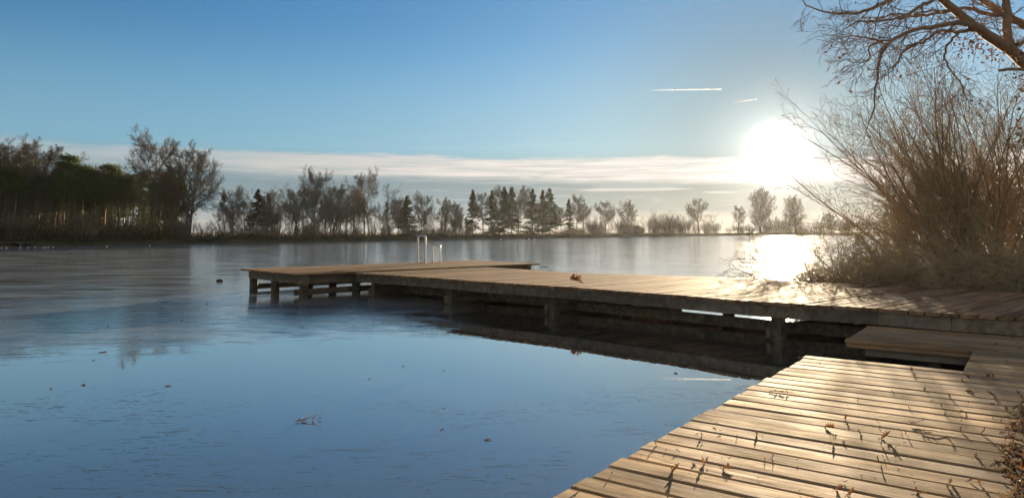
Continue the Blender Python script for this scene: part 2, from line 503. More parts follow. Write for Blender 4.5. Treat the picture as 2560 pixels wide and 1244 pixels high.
scr = g.smooth(g.noise(g.scale(pos, (0.11, 1.3, 1)), 1.0, 3, 0.5, 0.1), 0.755, 0.80)
slush = g.math('MULTIPLY', g.math('MULTIPLY', scr, g.smooth(Y, 22.0, 30.0)), 0.7)
c = g.mix(g.math('MULTIPLY', frost, 0.75), (0.066, 0.064, 0.050), (0.36, 0.385, 0.39))
c = g.mix(slush, c, (0.62, 0.60, 0.57))
g.l.new(c, b.inputs['Base Color'])
# hairline ridges frozen into the clear ice
rot = g.add('ShaderNodeMapping'); g.put(rot.inputs[0], pos); rot.inputs[2].default_value = (0, 0, 0.5); rot.inputs[3].default_value = (3.4, 12.0, 1)
ridge = g.smooth(g.noise(rot.outputs[0], 1.0, 4, 0.6, 2.2), 0.58, 0.74)
ridge_zone = g.math('MULTIPLY', g.smooth(Y, 9.0, 6.0), g.smooth(g.noise(pos, 0.7, 3, 0.5), 0.36, 0.56))
h = g.math('ADD', g.math('MULTIPLY', g.math('MULTIPLY', ridge, ridge_zone), 0.32), g.math('MULTIPLY', g.math('MULTIPLY', zone, g.math('ADD', g.math('MULTIPLY', fin, 0.9), mid)), 0.30))
fleck = g.smooth(g.noise(g.scale(pos, (2.0, 6.5, 1)), 1.0, 4, 0.65, 0.8), 0.50, 0.66)
h = g.math('ADD', h, g.math('MULTIPLY', g.math('MULTIPLY', zone, fleck), g.smooth(Y, 26.0, 12.0, 0.0, 0.36)))
bn = bump(g, b, h, 0.5, 0.012)
g.l.new(bn.outputs[0], b.inputs['Coat Normal'])
# dry white hoar lying in patches on the rougher ice
hoar = g.add('ShaderNodeBsdfDiffuse'); hoar.inputs[0].default_value = (0.40, 0.46, 0.52, 1)
hmix = g.add('ShaderNodeMixShader')
hoar_n = g.smooth(g.noise(g.scale(pos, (0.16, 0.8, 1)), 1.0, 6, 0.68, 0.4), 0.34, 0.66, 0.03, 0.26)
g.put(hmix.inputs[0], g.math('MULTIPLY', g.math('MULTIPLY', zone, hoar_n), g.smooth(Y, 9.0, 24.0, 0.35, 0.9)))
g.l.new(b.outputs[0], hmix.inputs[1]); g.l.new(hoar.outputs[0], hmix.inputs[2])
g.l.new(hmix.outputs[0], M_ICE.node_tree.nodes['Material Output'].inputs[0])

# ------------------------------------------------------------------ ground and lake
def shore_pt(px):
    y = np.interp(px, [-60, 0, 200, 400, 640, 900, 1140, 1400, 1640, 1875, 2100], [620, 617.5, 614.5, 611.5, 607.5, 603, 598.5, 594, 590, 587.6, 586.5])
    return at(px, y, 0.0)
loop = [shore_pt(px) for px in (0, 100, 200, 300, 400, 520, 640, 770, 900, 1020, 1140, 1270, 1400, 1520, 1640, 1760, 1875, 2000, 2100)]
loop += [Vector(p) for p in ((185, 330, 0), (178, 285, 0), (120, 188, 0), (72, 112, 0), (38, 62, 0), (20, 35, 0), (12.5, 23.5, 0), (9.3, 18.4, 0), (8.4, 15.3, 0),
         (7.6, 12.2, 0), (6.9, 9.8, 0), (6.2, 7.4, 0), (5.6, 5.0, 0), (4.6, 2.0, 0), (3.0, -1.5, 0), (-3, -6, 0), (-22, -10, 0), (-52, 8, 0), (-66, 42, 0), (-60, 66, 0))]
cen = Vector((-8, 34, 0))
loop.sort(key=lambda p: math.atan2(p.y - cen.y, p.x - cen.x))
fine = []
for i, p in enumerate(loop):
    q = loop[(i + 1) % len(loop)]
    n = max(1, int((q - p).length / 6))
    n = min(n, 8)
    for k in range(n):
        t = k / n
        fine.append(p.lerp(q, t))
prof = [(-0.5, -0.30), (0.0, -0.02), (0.5, 0.18), (1.6, 0.45), (4.0, 0.72), (12.0, 0.85), (45.0, 1.0), (150.0, 1.2)]
V = []
nl = len(fine)
for (d, z) in prof:
    for i, p in enumerate(fine):
        r = (p - cen); L = r.length; u = r / L
        near = min(1.0, max(0.0, ((p - Vector((5, 8, 0))).length - 14) / 30))
        hgt = 0.30 + 0.70 * near
        dd = d * (1.0 if d < 0.1 else (0.8 + 0.5 * PYR.random()) if d < 20 else 1.0)
        zz = z * hgt if z > 0 else z
        q = p + u * dd
        V.append((q.x, q.y, zz + (PYR.uniform(-0.05, 0.05) * hgt if 0.4 < d < 100 else 0)))
Q = []
for a in range(len(prof) - 1):
    for i in range(nl):
        j = (i + 1) % nl
        Q.append((a * nl + i, a * nl + j, (a + 1) * nl + j, (a + 1) * nl + i))
V_GROUND = V
ground = obj('ground', mesh_np('ground', V, [np.array(Q)[:, ::-1]], M_GROUND, True))
tag(ground, kind='structure')
ice = obj('frozen_lake', mesh_np('frozen_lake', [(-78, -22, 0), (205, -22, 0), (205, 348, 0), (-78, 348, 0)], [np.array([(0, 1, 2, 3)])], M_ICE))
tag(ice, kind='structure')

# ------------------------------------------------------------------ timber decks
ZP, ZF = 0.6035, 0.3536

def planks(rows, pitch, gap, thick, rng, nseg=6):
    """rows: (x0, x1, y) in deck coordinates, top surface near z = 0"""
    V, Q4 = [], []
    n = 0
    for (x0, x1, y) in rows:
        y0, y1 = y + gap / 2 + rng.uniform(-.002, .002), y + pitch - gap / 2 + rng.uniform(-.002, .002)
        xs = np.linspace(x0, x1, nseg + 1)
        zz = rng.normal(0, 0.0010, nseg + 1) + rng.normal(0, 0.0014)
        tilt = rng.normal(0, 0.002)
        yw = np.cumsum(rng.normal(0, 0.0012, nseg + 1))
        ch = 0.009
        prof_ = [(y0, -thick), (y0, -ch), (y0 + ch, 0.0), ((y0 + y1) / 2, 0.0004), (y1 - ch, 0.0), (y1, -ch), (y1, -thick)]
        m = len(prof_)
        for i, x in enumerate(xs):
            for (yy, z) in prof_:
                V.append((x, yy + yw[i], z + zz[i] + tilt * ((yy - y) / pitch - 0.5)))
        for i in range(nseg):
            for a in range(m):
                b2 = (a + 1) % m
                Q4.append((n + i * m + a, n + (i + 1) * m + a, n + (i + 1) * m + b2, n + i * m + b2))
        for e in (0, nseg):
            o = n + e * m
            for (a, b2, c2, d2) in ((0, 1, 5, 6), (1, 2, 3, 5), (3, 4, 5, 3)):
                if len({a, b2, c2, d2}) == 4:
                    Q4.append((o + a, o + b2, o + c2, o + d2) if e == 0 else (o + d2, o + c2, o + b2, o + a))
            for (a, b2, c2) in ((3, 4, 5),):
                Q4.append((o + a, o + b2, o + c2, o + c2) if e == 0 else (o + c2, o + c2, o + b2, o + a))
        n += len(xs) * m
    return np.array(V), np.array(Q4)

def plank_mesh(name, rows, pitch, gap, thick, material, rng, nseg=6):
    V, Q = planks(rows, pitch, gap, thick, rng, nseg)
    deg = Q[:, 2] == Q[:, 3]; deg2 = Q[:, 0] == Q[:, 1]
    quads = Q[~(deg | deg2)]
    tris = np.concatenate([Q[deg][:, :3], Q[deg2][:, 1:]])
    return mesh_np(name, V, [quads, tris], material)

rg = np.random.default_rng(3)
# foreground deck: X along the boards, Y along its outer edge
AF = rad(-36.3)
deck = thing('bathing_deck', (0.202, 3.736, ZF), AF, 'low weathered plank deck with a rectangular notch, filling the near corner, strewn with leaves', 'deck')
PF = 0.2045
rows = []
for k in range(-50, 25):
    x0 = rg.uniform(-0.018, 0.014); rows.append((x0, 5.2, 5.10 + (k - 25) * PF + 0.0))
for k in range(7):
    rows.append((1.43 + rg.uniform(-.004, .004), 5.2, 5.10 + k * PF))
for k in range(7, 15):
    rows.append((0.085 + rg.uniform(-.012, .012), 5.2, 5.10 + k * PF))
obj('decking', plank_mesh('decking', rows, PF, 0.023, 0.042, M_DECK, rg, 10), deck)
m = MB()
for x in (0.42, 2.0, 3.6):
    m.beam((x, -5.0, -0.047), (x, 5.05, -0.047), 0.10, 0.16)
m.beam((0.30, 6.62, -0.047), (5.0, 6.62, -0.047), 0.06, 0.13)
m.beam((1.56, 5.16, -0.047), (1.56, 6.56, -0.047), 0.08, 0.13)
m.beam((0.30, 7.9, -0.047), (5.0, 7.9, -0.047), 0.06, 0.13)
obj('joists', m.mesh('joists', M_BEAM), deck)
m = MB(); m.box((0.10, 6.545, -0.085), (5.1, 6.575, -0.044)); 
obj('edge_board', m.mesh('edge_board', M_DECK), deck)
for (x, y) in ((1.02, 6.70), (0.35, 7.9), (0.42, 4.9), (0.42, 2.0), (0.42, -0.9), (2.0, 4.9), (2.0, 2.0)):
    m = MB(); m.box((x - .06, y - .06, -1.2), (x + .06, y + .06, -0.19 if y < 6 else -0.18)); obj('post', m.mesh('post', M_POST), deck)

# pier: X along the planks (across the walkway), Y along the walkway towards the platform
AP = rad(41.1)
PO = Vector((0.955, 14.208, 0))
cp, sn = math.cos(AP), math.sin(AP)
def to_pier(p):
    d = p - PO
    return (d.x * cp + d.y * sn, -d.x * sn + d.y * cp)
front = sorted([to_pier(at(*p, ZP))[::-1] for p in ((906.7, 683.3), (1010, 689), (1213, 703.9), (1400, 715.5), (1548, 727), (1712, 738.4), (1830, 749.2), (2046, 762.2), (2220, 772), (2337, 781), (2560, 794))])
back = sorted([to_pier(at(*p, ZP))[::-1] for p in ((1333, 674.3), (1420, 681), (1600, 686.5), (1820, 692.5), (1995, 703), (2353, 719), (2560, 731))])
fy, fx = [a[0] for a in front], [a[1] for a in front]
by, bx = [a[0] for a in back], [a[1] for a in back]
sl = (fx[3] - fx[0]) / (fy[3] - fy[0]); slb = (bx[2] - bx[0]) / (by[2] - by[0])
fy = [fy[0] - 6] + fy; fx = [fx[0] - 6 * sl] + fx
by = [by[0] - 6] + by; bx = [bx[0] - 6 * slb] + bx
def FX(y): return float(np.interp(y, fy, fx))
def BX(y): return float(np.interp(y, by, bx))
YE = 6.86
pier = thing('pier', (PO.x, PO.y, ZP), AP, 'long weathered plank walkway on posts leading from the brush to the platform', 'pier')
rows = []
PPW = 0.198
y = YE - PPW
while y > -9.6:
    rows.append((FX(y + .1) + rg.uniform(-.012, .012), BX(y + .1) + rg.uniform(-.02, .02), y))
    y -= PPW
obj('decking', plank_mesh('decking', rows, PPW, 0.022, 0.05, M_PIER, rg, 8), pier)
def edge_line(fn, inset, y0, y1, step=1.1):
    ys = np.arange(y0, y1 + 1e-6, step)
    return [(fn(v) + inset, float(v)) for v in ys]
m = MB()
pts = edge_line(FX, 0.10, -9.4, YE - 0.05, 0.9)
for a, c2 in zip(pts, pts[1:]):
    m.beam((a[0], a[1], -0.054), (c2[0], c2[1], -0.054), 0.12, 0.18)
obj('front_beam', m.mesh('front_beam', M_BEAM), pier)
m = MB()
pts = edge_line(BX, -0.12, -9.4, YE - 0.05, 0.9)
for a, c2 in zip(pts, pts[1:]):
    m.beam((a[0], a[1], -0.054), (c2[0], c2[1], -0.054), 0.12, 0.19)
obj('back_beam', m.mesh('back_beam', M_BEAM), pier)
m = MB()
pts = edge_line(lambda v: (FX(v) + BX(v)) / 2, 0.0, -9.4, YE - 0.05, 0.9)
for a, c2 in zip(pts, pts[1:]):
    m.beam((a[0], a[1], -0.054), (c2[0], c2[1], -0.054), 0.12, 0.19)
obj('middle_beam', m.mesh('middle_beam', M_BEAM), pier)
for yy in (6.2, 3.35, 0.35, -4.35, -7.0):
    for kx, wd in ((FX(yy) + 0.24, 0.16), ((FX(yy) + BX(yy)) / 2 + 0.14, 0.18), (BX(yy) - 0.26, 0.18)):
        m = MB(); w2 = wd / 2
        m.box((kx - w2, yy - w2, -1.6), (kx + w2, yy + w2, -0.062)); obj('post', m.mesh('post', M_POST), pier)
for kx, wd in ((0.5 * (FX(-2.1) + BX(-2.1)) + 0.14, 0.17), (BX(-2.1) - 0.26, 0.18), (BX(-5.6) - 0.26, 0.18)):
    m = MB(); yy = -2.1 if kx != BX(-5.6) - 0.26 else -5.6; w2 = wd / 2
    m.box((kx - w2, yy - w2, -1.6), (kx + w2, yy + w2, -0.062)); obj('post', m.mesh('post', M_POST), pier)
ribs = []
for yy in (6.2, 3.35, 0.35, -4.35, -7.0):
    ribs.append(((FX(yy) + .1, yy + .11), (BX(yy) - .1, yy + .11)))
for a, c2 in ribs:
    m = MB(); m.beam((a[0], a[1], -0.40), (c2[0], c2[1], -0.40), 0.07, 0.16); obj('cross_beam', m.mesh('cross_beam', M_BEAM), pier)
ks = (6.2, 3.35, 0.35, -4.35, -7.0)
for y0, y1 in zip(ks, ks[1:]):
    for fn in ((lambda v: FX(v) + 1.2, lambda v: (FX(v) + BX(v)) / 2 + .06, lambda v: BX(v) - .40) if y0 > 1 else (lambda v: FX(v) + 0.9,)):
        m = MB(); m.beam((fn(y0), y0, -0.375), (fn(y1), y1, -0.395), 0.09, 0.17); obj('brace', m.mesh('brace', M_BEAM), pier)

# swimming platform (T-head)
A_, B_ = at(601.5, 673.5, ZP + .004), at(735, 687.5, ZP + .004)
C_, D_ = at(1349.5, 660, ZP + .004), at(1165, 652, ZP + .004)
AX = math.atan2(C_.y - B_.y, C_.x - B_.x)
plat = thing('swimming_platform', (B_.x, B_.y, ZP + 0.03), AX, 'broad square-edged plank platform on stout posts at the far end of the pier', 'swimming platform')
PLX, PLY = (C_ - B_).length, 3.44
skew = ((A_ - B_).x * math.cos(AX) + (A_ - B_).y * math.sin(AX)) / PLY
rows = []
npl = 17; pw = PLY / npl
for k in range(npl):
    s0 = skew * (k + .5) * pw
    sp_ = (0.33 if k % 2 else 0.62) * PLX
    rows.append((s0 + rg.uniform(-.02, .015), s0 + sp_ - .004, k * pw)); rows.append((s0 + sp_ + .004, s0 + PLX + rg.uniform(-.02, .03), k * pw))
obj('decking', plank_mesh('decking', rows, pw, 0.016, 0.05, M_PIER, rg, 8), plat)
m = MB(); m.beam((0.22, -0.26, -0.058), (0.22 + skew * PLY, PLY - .2, -0.058), 0.12, 0.20); obj('end_beam', m.mesh('end_beam', M_BEAM), plat)
m = MB(); m.beam((PLX - .42, 0.05, -0.058), (PLX - .42, PLY - .2, -0.058), 0.12, 0.22); obj('end_beam', m.mesh('end_beam', M_BEAM), plat)
for yy in (0.30, 1.72, PLY - .28):
    m = MB(); m.beam((0.30, yy, -0.058), (PLX - .30, yy, -0.058), 0.10, 0.22); obj('long_beam', m.mesh('long_beam', M_BEAM), plat)
for xx in (0.30, 2.0, 4.4, 6.4, PLX - .62):
    for yy in (0.06 if xx < 1 else 0.42, 1.72, PLY - .30):
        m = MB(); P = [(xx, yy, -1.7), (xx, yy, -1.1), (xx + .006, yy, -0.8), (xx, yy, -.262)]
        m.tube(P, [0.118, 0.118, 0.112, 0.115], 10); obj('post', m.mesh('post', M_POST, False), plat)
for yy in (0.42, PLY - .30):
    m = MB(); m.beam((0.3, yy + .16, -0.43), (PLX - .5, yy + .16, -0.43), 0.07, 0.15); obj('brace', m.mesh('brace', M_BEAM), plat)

# bathing ladder: two steel hoops of different height, outer legs running down into the water
lad = thing('bathing_ladder', (0, 0, 0), 0, 'steel ladder with a tall and a low hoop rising from the far platform edge', 'ladder')
nx = nrm(np.array([-(D_ - A_).y, (D_ - A_).x, 0.0]))
if nx[1] < 0: nx = -nx
outer = []
for (px, py, top_z) in ((1063, 657.6, 0.93), (1100, 656.2, 0.62)):
    p = np.array(at(px, py, ZP + .03)); q = p + nx * 0.42; q[2] = 0
    a = p.copy(); zt = ZP + top_z; r = 0.06
    d = (q - p) * np.array([1, 1, 0]); Ld = np.linalg.norm(d); d /= Ld
    P = [(p[0], p[1], ZP + .03), (p[0], p[1], zt - r)]
    for k in range(1, 6):
        t = k / 6 * math.pi / 2
        P.append((p[0] + d[0] * r * (1 - math.cos(t)), p[1] + d[1] * r * (1 - math.cos(t)), zt - r + r * math.sin(t)))
    for k in range(0, 6):
        t = k / 5 * math.pi / 2
        P.append((p[0] + d[0] * (Ld - r + r * math.sin(t)), p[1] + d[1] * (Ld - r + r * math.sin(t)), zt - r + r * math.cos(t)))
    P.append((p[0] + d[0] * Ld, p[1] + d[1] * Ld, -0.6))
    m = MB(); m.tube(P, 0.030, 10); obj('handrail', m.mesh('handrail', M_STEEL, True), lad)
    m = MB(); m.tube([(p[0], p[1], ZP + .031), (p[0], p[1], ZP + .042)], 0.05, 12); obj('foot_plate', m.mesh('foot_plate', M_STEEL), lad)
    outer.append((p[0] + d[0] * Ld, p[1] + d[1] * Ld))
for z in (0.42, 0.16, -0.1):
    m = MB(); m.tube([(*outer[0], z), (*outer[1], z)], 0.018, 8); obj('rung', m.mesh('rung', M_STEEL, True), lad)

# ------------------------------------------------------------------ vegetation prototypes (nominal 12 m high far trees)
def bare_tree(seed, H=12.0, limbs=20, spread=0.42, first=0.22, ang=(0.7, 1.25), up=0.10, round_=True, forks=1, fine=(9, 7, 4), rtrunk=0.20, twig=0.013, lean=0.02, droop=0.0):
    """winter tree -> (trunk+limbs arrays, twig arrays)"""
    rng = np.random.default_rng(seed)
    tr, tw = VQ(), VQ()
    nf = forks
    D0 = np.stack([np.array([rng.normal(0, lean) + (0.14 * math.cos(a) if nf > 1 else 0), rng.normal(0, lean) + (0.14 * math.sin(a) if nf > 1 else 0), 1.0]) for a in np.arange(nf) * 2.4 + rng.random() * 6])
    P0 = np.array([[0.25 * math.cos(i * 2.4), 0.25 * math.sin(i * 2.4), -0.3] if nf > 1 else [0, 0, -0.3] for i in range(nf)])
    Lt = np.full(nf, H * 0.93) * rng.uniform(0.9, 1.0, nf)
    T = grow(P0, D0, Lt, 14, 0.035, 0.05, rng)
    RT = np.full(nf, rtrunk)[:, None] * (np.linspace(1, 0, 15)[None, :] ** 0.9 * 0.92 + 0.06)
    RT[:, 0] *= 1.25
    tr.add(*tubes(T, RT, 8))
    p, d, L, r, t = sprout(T, Lt, RT, limbs, first, 0.97, ang, (0.85, 1.15), rng, 0, 0.62, 0.02)
    if round_:
        L = H * spread * rng.uniform(0.75, 1.15, len(t)) * np.sqrt(np.clip(1.08 - ((t - 0.45) / 0.62) ** 2, 0.05, 1))
    else:
        L = H * spread * rng.uniform(0.6, 1.1, len(t)) * (1.08 - t)
    d[:, 2] = np.abs(d[:, 2]) * 0.8 + 0.12
    B = grow(p, d, L, 8, 0.10, up, rng); RB = taper_r(r, 8, 0.25)
    tr.add(*tubes(B, RB, 5))
    p, d, L2, r, _ = sprout(B, L, RB, fine[0], 0.2, 1.0, (0.4, 0.95), (0.35, 0.6), rng, 0.55, 0.6, twig * 1.5)
    C = grow(p, d, L2, 6, 0.12, up * 0.7 - droop, rng); RC = taper_r(r, 6, 0.4)
    tr.add(*tubes(C, RC, 3))
    p, d, L3, r, _ = sprout(C, L2, RC, fine[1], 0.15, 1.0, (0.35, 0.9), (0.4, 0.75), rng, 0.4, 0.7, twig)
    Dd = grow(p, d, np.maximum(L3, 0.3), 4, 0.14, up * 0.5 - droop, rng); RD = taper_r(r, 4, 0.6)
    tw.add(*tubes(Dd, RD, 3))
    p, d, L4, r, _ = sprout(Dd, L3, RD, fine[2], 0.2, 1.0, (0.4, 0.9), (0.45, 0.8), rng, 0.3, 0.85, twig * 0.75)
    G = grow(p, d, np.maximum(L4, 0.25), 2, 0.12, up * 0.3 - droop, rng)
    tw.add(*tubes(G, taper_r(r, 2, 0.7), 3))
    ends = np.concatenate([G[:, 1], Dd[:, 3]])
    return tr, tw, ends

def proto_tree(name, seed, mt, mw, leaves=None, **kw):
    tr, tw, ends = bare_tree(seed, **kw)
    root = bpy.data.objects.new(name, None); COL.objects.link(root)
    obj('trunk', mesh_np('trunk', *tr.get(), mt, True), root)
    if leaves:
        n, size, ml = leaves
        rng = np.random.default_rng(seed + 50)
        C = ends[rng.integers(0, len(ends), n)] + rng.normal(0, 0.12, (n, 3))
        V, Q = leaf_quads(C, size, rng, 0.6)
        a, b = tw.get()
        nq, nt = len(b[0]), len(Q)
        obj('crown', mesh_np('crown', np.concatenate([a, V]), [b[0], Q + len(a)], [mw, ml], False, [0] * nq + [1] * nt), root)
    else:
        obj('crown', mesh_np('crown', *tw.get(), mw, False), root)
    return root

def spruce(seed, H=12.0, base=0.10, wide=0.20, gap=0.0):
    rng = np.random.default_rng(seed)
    tr, cr = VQ(), VQ()
    T = grow([[0, 0, -0.2]], [[0, 0, 1]], [H], 12, 0.012, 0.1, rng)
    tr.add(*tubes(T, taper_r([0.17], 12, 0.06), 7))
    nb = 190
    t = np.sort(base + (0.985 - base) * rng.random(nb) ** 0.85)
    keep = rng.random(nb) > gap * (t < 0.5); t = t[keep]; nb = len(t)
    a = rng.random(nb) * 2 * math.pi
    L = H * wide * (1.02 - t) ** 0.95 * rng.uniform(0.55, 1.15, nb) + 0.15
    z = t * H; slope = np.where(t > 0.75, 0.35, rng.uniform(-0.35, 0.05, nb))
    P0 = np.stack([0 * z, 0 * z, z], 1); D0 = np.stack([np.cos(a), np.sin(a), slope], 1)
    B = grow(P0, D0, L, 6, 0.06, 0.03, rng)
    tr.add(*tubes(B, taper_r(np.full(nb, 0.028), 6, 0.3), 3))
    per = 64
    f = rng.random((nb, per)) ** 0.75 * 5.99; i = f.astype(int); fr = (f - i)[..., None]; r = np.arange(nb)[:, None]
    C = B[r, i] * (1 - fr) + B[r, i + 1] * fr
    s = (L[:, None] * 0.16 + 0.06)
    side = np.stack([-np.sin(a), np.cos(a), 0 * a], 1)[:, None, :]
    C = C + side * rng.normal(0, 1, (nb, per, 1)) * s[..., None] * 0.9 + np.array([0, 0, -1.0]) * np.abs(rng.normal(0, 0.13, (nb, per, 1)))
    sz = np.repeat(0.13 + 0.02 * L[:, None], per, 1).ravel()
    cr.add(*leaf_quads(C.reshape(-1, 3), sz, rng, 0.42, (1, 1, 0.9)))
    return tr, cr

def pine(seed, H=12.0, clump=34, crown0=0.5, wide=0.17):
    rng = np.random.default_rng(seed)
    tr, cr = VQ(), VQ()
    T = grow([[0, 0, -0.2]], [[rng.normal(0, .03), rng.normal(0, .03), 1]], [H * 0.97], 12, 0.025, 0.06, rng)
    RT = taper_r([0.16], 12, 0.2); tr.add(*tubes(T, RT, 7))
    p, d, L, r, t = sprout(T, [H], RT, clump, crown0, 0.99, (0.9, 1.4), (1, 1), rng, 0, 0.4, 0.02)
    L = H * wide * rng.uniform(0.45, 1.2, len(t)) * np.clip(1.25 - t, 0.25, 1)
    d[:, 2] = np.abs(d[:, 2]) * 0.4
    B = grow(p, d, L, 5, 0.15, 0.10, rng); tr.add(*tubes(B, taper_r(r, 5, 0.4), 4))
    for k in range(len(B)):
        for q, n in ((B[k, -1], 120), (B[k, 3], 70)):
            c = q + rng.normal(0, 1, (n, 3)) * np.array([0.42, 0.42, 0.20]) * rng.uniform(0.7, 1.25)
            cr.add(*leaf_quads(c, 0.15, rng, 0.45))
    return tr, cr

def proto_conifer(name, parts, mt, mc):
    tr, cr = parts
    root = bpy.data.objects.new(name, None); COL.objects.link(root)
    obj('trunk', mesh_np('trunk', *tr.get(), mt, True), root)
    obj('crown', mesh_np('crown', *cr.get(), mc, False), root)
    return root

def bare_shrub(seed, stems=20, H=3.0, spread=0.34, twig=0.009):
    rng = np.random.default_rng(seed)
    st, tw = VQ(), VQ()
    a = rng.random(stems) * 6.283; rr = rng.random(stems) * 0.9
    P0 = np.stack([np.cos(a) * rr, np.sin(a) * rr, np.full(stems, -0.1)], 1)
    D0 = np.stack([np.cos(a) * spread * rng.random(stems), np.sin(a) * spread * rng.random(stems), np.ones(stems)], 1)
    L = H * rng.uniform(0.5, 1.05, stems)
    S = grow(P0, D0, L, 7, 0.09, 0.03, rng); R = taper_r(np.full(stems, 0.028), 7, 0.35)
    st.add(*tubes(S, R, 4))
    p, d, L2, r, _ = sprout(S, L, R, 7, 0.25, 1.0, (0.3, 0.7), (0.3, 0.5), rng, 0.5, 0.6, twig)
    B = grow(p, d, L2, 4, 0.12, 0.05, rng); RB = taper_r(r, 4, 0.6); tw.add(*tubes(B, RB, 3))
    p, d, L3, r, _ = sprout(B, L2, RB, 4, 0.2, 1.0, (0.4, 0.9), (0.4, 0.7), rng, 0.3, 0.8, twig * .7)
    tw.add(*tubes(grow(p, d, np.maximum(L3, .12), 2, 0.1, 0.03, rng), taper_r(r, 2, 0.7), 3))
    return st, tw

PROT = {}
PROT['oak'] = [proto_tree('bare_tree', s, M_BARK_FAR, M_TWIG_FAR, limbs=32, spread=0.46, first=0.24, ang=(0.6, 1.2), up=0.05, fine=(9, 8, 4), twig=0.015) for s in (1, 2)]
PROT['elm'] = [proto_tree('bare_tree', s, M_BARK_FAR, M_TWIG_FAR, limbs=26, spread=0.42, first=0.18, ang=(0.6, 1.15), up=0.05, forks=2) for s in (3,)]
PROT['round'] = [proto_tree('bare_tree', s, M_BARK_FAR, M_TWIG_FAR, limbs=22, spread=0.44, first=0.34, ang=(0.7, 1.3), up=0.05, fine=(8, 6, 4), rtrunk=0.26, twig=0.03) for s in (5, 6)]
PROT['slim'] = [proto_tree('slim_tree', s, M_BARK_FAR, M_TWIG_FAR, limbs=18, spread=0.33, first=0.22, ang=(0.5, 1.05), up=0.05, round_=True, fine=(6, 5, 3), rtrunk=0.12, lean=0.07, twig=0.008) for s in (7, 8, 9)]
PROT['pole'] = [proto_tree('slim_tree', s, M_BARK_FAR, M_TWIG_FAR, limbs=11, spread=0.30, first=0.34, ang=(0.4, 0.9), up=0.05, round_=False, fine=(5, 4, 2), rtrunk=0.095, lean=0.10, twig=0.0095) for s in (17, 18)]
PROT['birch'] = [proto_tree('birch_tree', s, M_BIRCH, M_TWIG_FAR, limbs=24, spread=0.30, first=0.3, ang=(0.4, 0.8), up=0.06, round_=False, fine=(7, 6, 4), rtrunk=0.11, droop=0.10, lean=0.04) for s in (11,)]
PROT['leafy'] = [proto_tree('oak_tree', s, M_BARK_FAR, M_TWIG_FAR, leaves=(2600, 0.13, M_DRY), limbs=20, spread=0.22, first=0.3, up=0.06, fine=(7, 5, 3), rtrunk=0.2) for s in (13,)]
PROT['pale'] = [proto_tree('bare_tree', s, M_TWIG_FAR, M_TWIG_PALE, limbs=26, spread=0.40, first=0.08, ang=(0.5, 1.1), up=0.06, forks=3, fine=(8, 6, 4), rtrunk=0.16, twig=0.013) for s in (15,)]
PROT['spruce'] = [proto_conifer('spruce_tree', spruce(s, wide=wd, gap=gp, base=bs), M_BARK_FAR, M_SPRUCE) for s, wd, gp, bs in ((21, 0.42, 0.15, 0.06), (22, 0.46, 0.3, 0.04), (23, 0.38, 0.4, 0.10))]
PROT['pine'] = [proto_conifer('pine_tree', pine(s, crown0=c0), M_PINE_BARK, M_PINE) for s, c0 in ((31, 0.48), (32, 0.66), (33, 0.40))]
PROT['shrub'] = []
for s in (41, 42, 43):
    st, tw = bare_shrub(s)
    root = bpy.data.objects.new('bare_shrub', None); COL.objects.link(root)
    obj('stems', mesh_np('stems', *st.get(), M_TWIG_FAR, False), root); obj('twigs', mesh_np('twigs', *tw.get(), M_TWIG_PALE if s == 43 else M_TWIG_FAR, False), root)
    PROT['shrub'].append(root)
NAT = {'shrub': 3.0}
USED = set()
HAZE_TOP = 0.0

def plant(kind, var, px, setback, top_px=None, height=None, wide=1.0, label=None, cat='tree', group=None, rot=None, z=None):
    """stand a tree on the bank behind the shoreline at photograph column px; its tip reaches row top_px"""
    s = shore_pt(min(max(px, -60), 2100)); D = math.hypot(s.x, s.y)
    u = Vector(((px - CX) / F, 1.0)); u.normalize()
    dist = D + setback
    x, y = u.x * dist, u.y * dist
    gz = (0.75 + 0.25 * min(1, setback / 40.0)) if z is None else z
    if height is None:
        height = at_depth(px, top_px, y).z - gz
    pr = PROT[kind][var % len(PROT[kind])]
    o = pr if pr not in USED else copy_tree(pr)
    USED.add(pr)
    h0 = NAT.get(kind, 12.0)
    o.location = (x, y, gz - 0.1); sc = height / h0
    o.scale = (sc * wide, sc * wide, sc); o.rotation_euler = (0, 0, PYR.uniform(0, 6.28) if rot is None else rot)
    for k in ('label', 'category', 'group'):
        if k in o: del o[k]
    tag(o, label, cat, group)
    global HAZE_TOP
    HAZE_TOP = max(HAZE_TOP, gz + height)
    return o

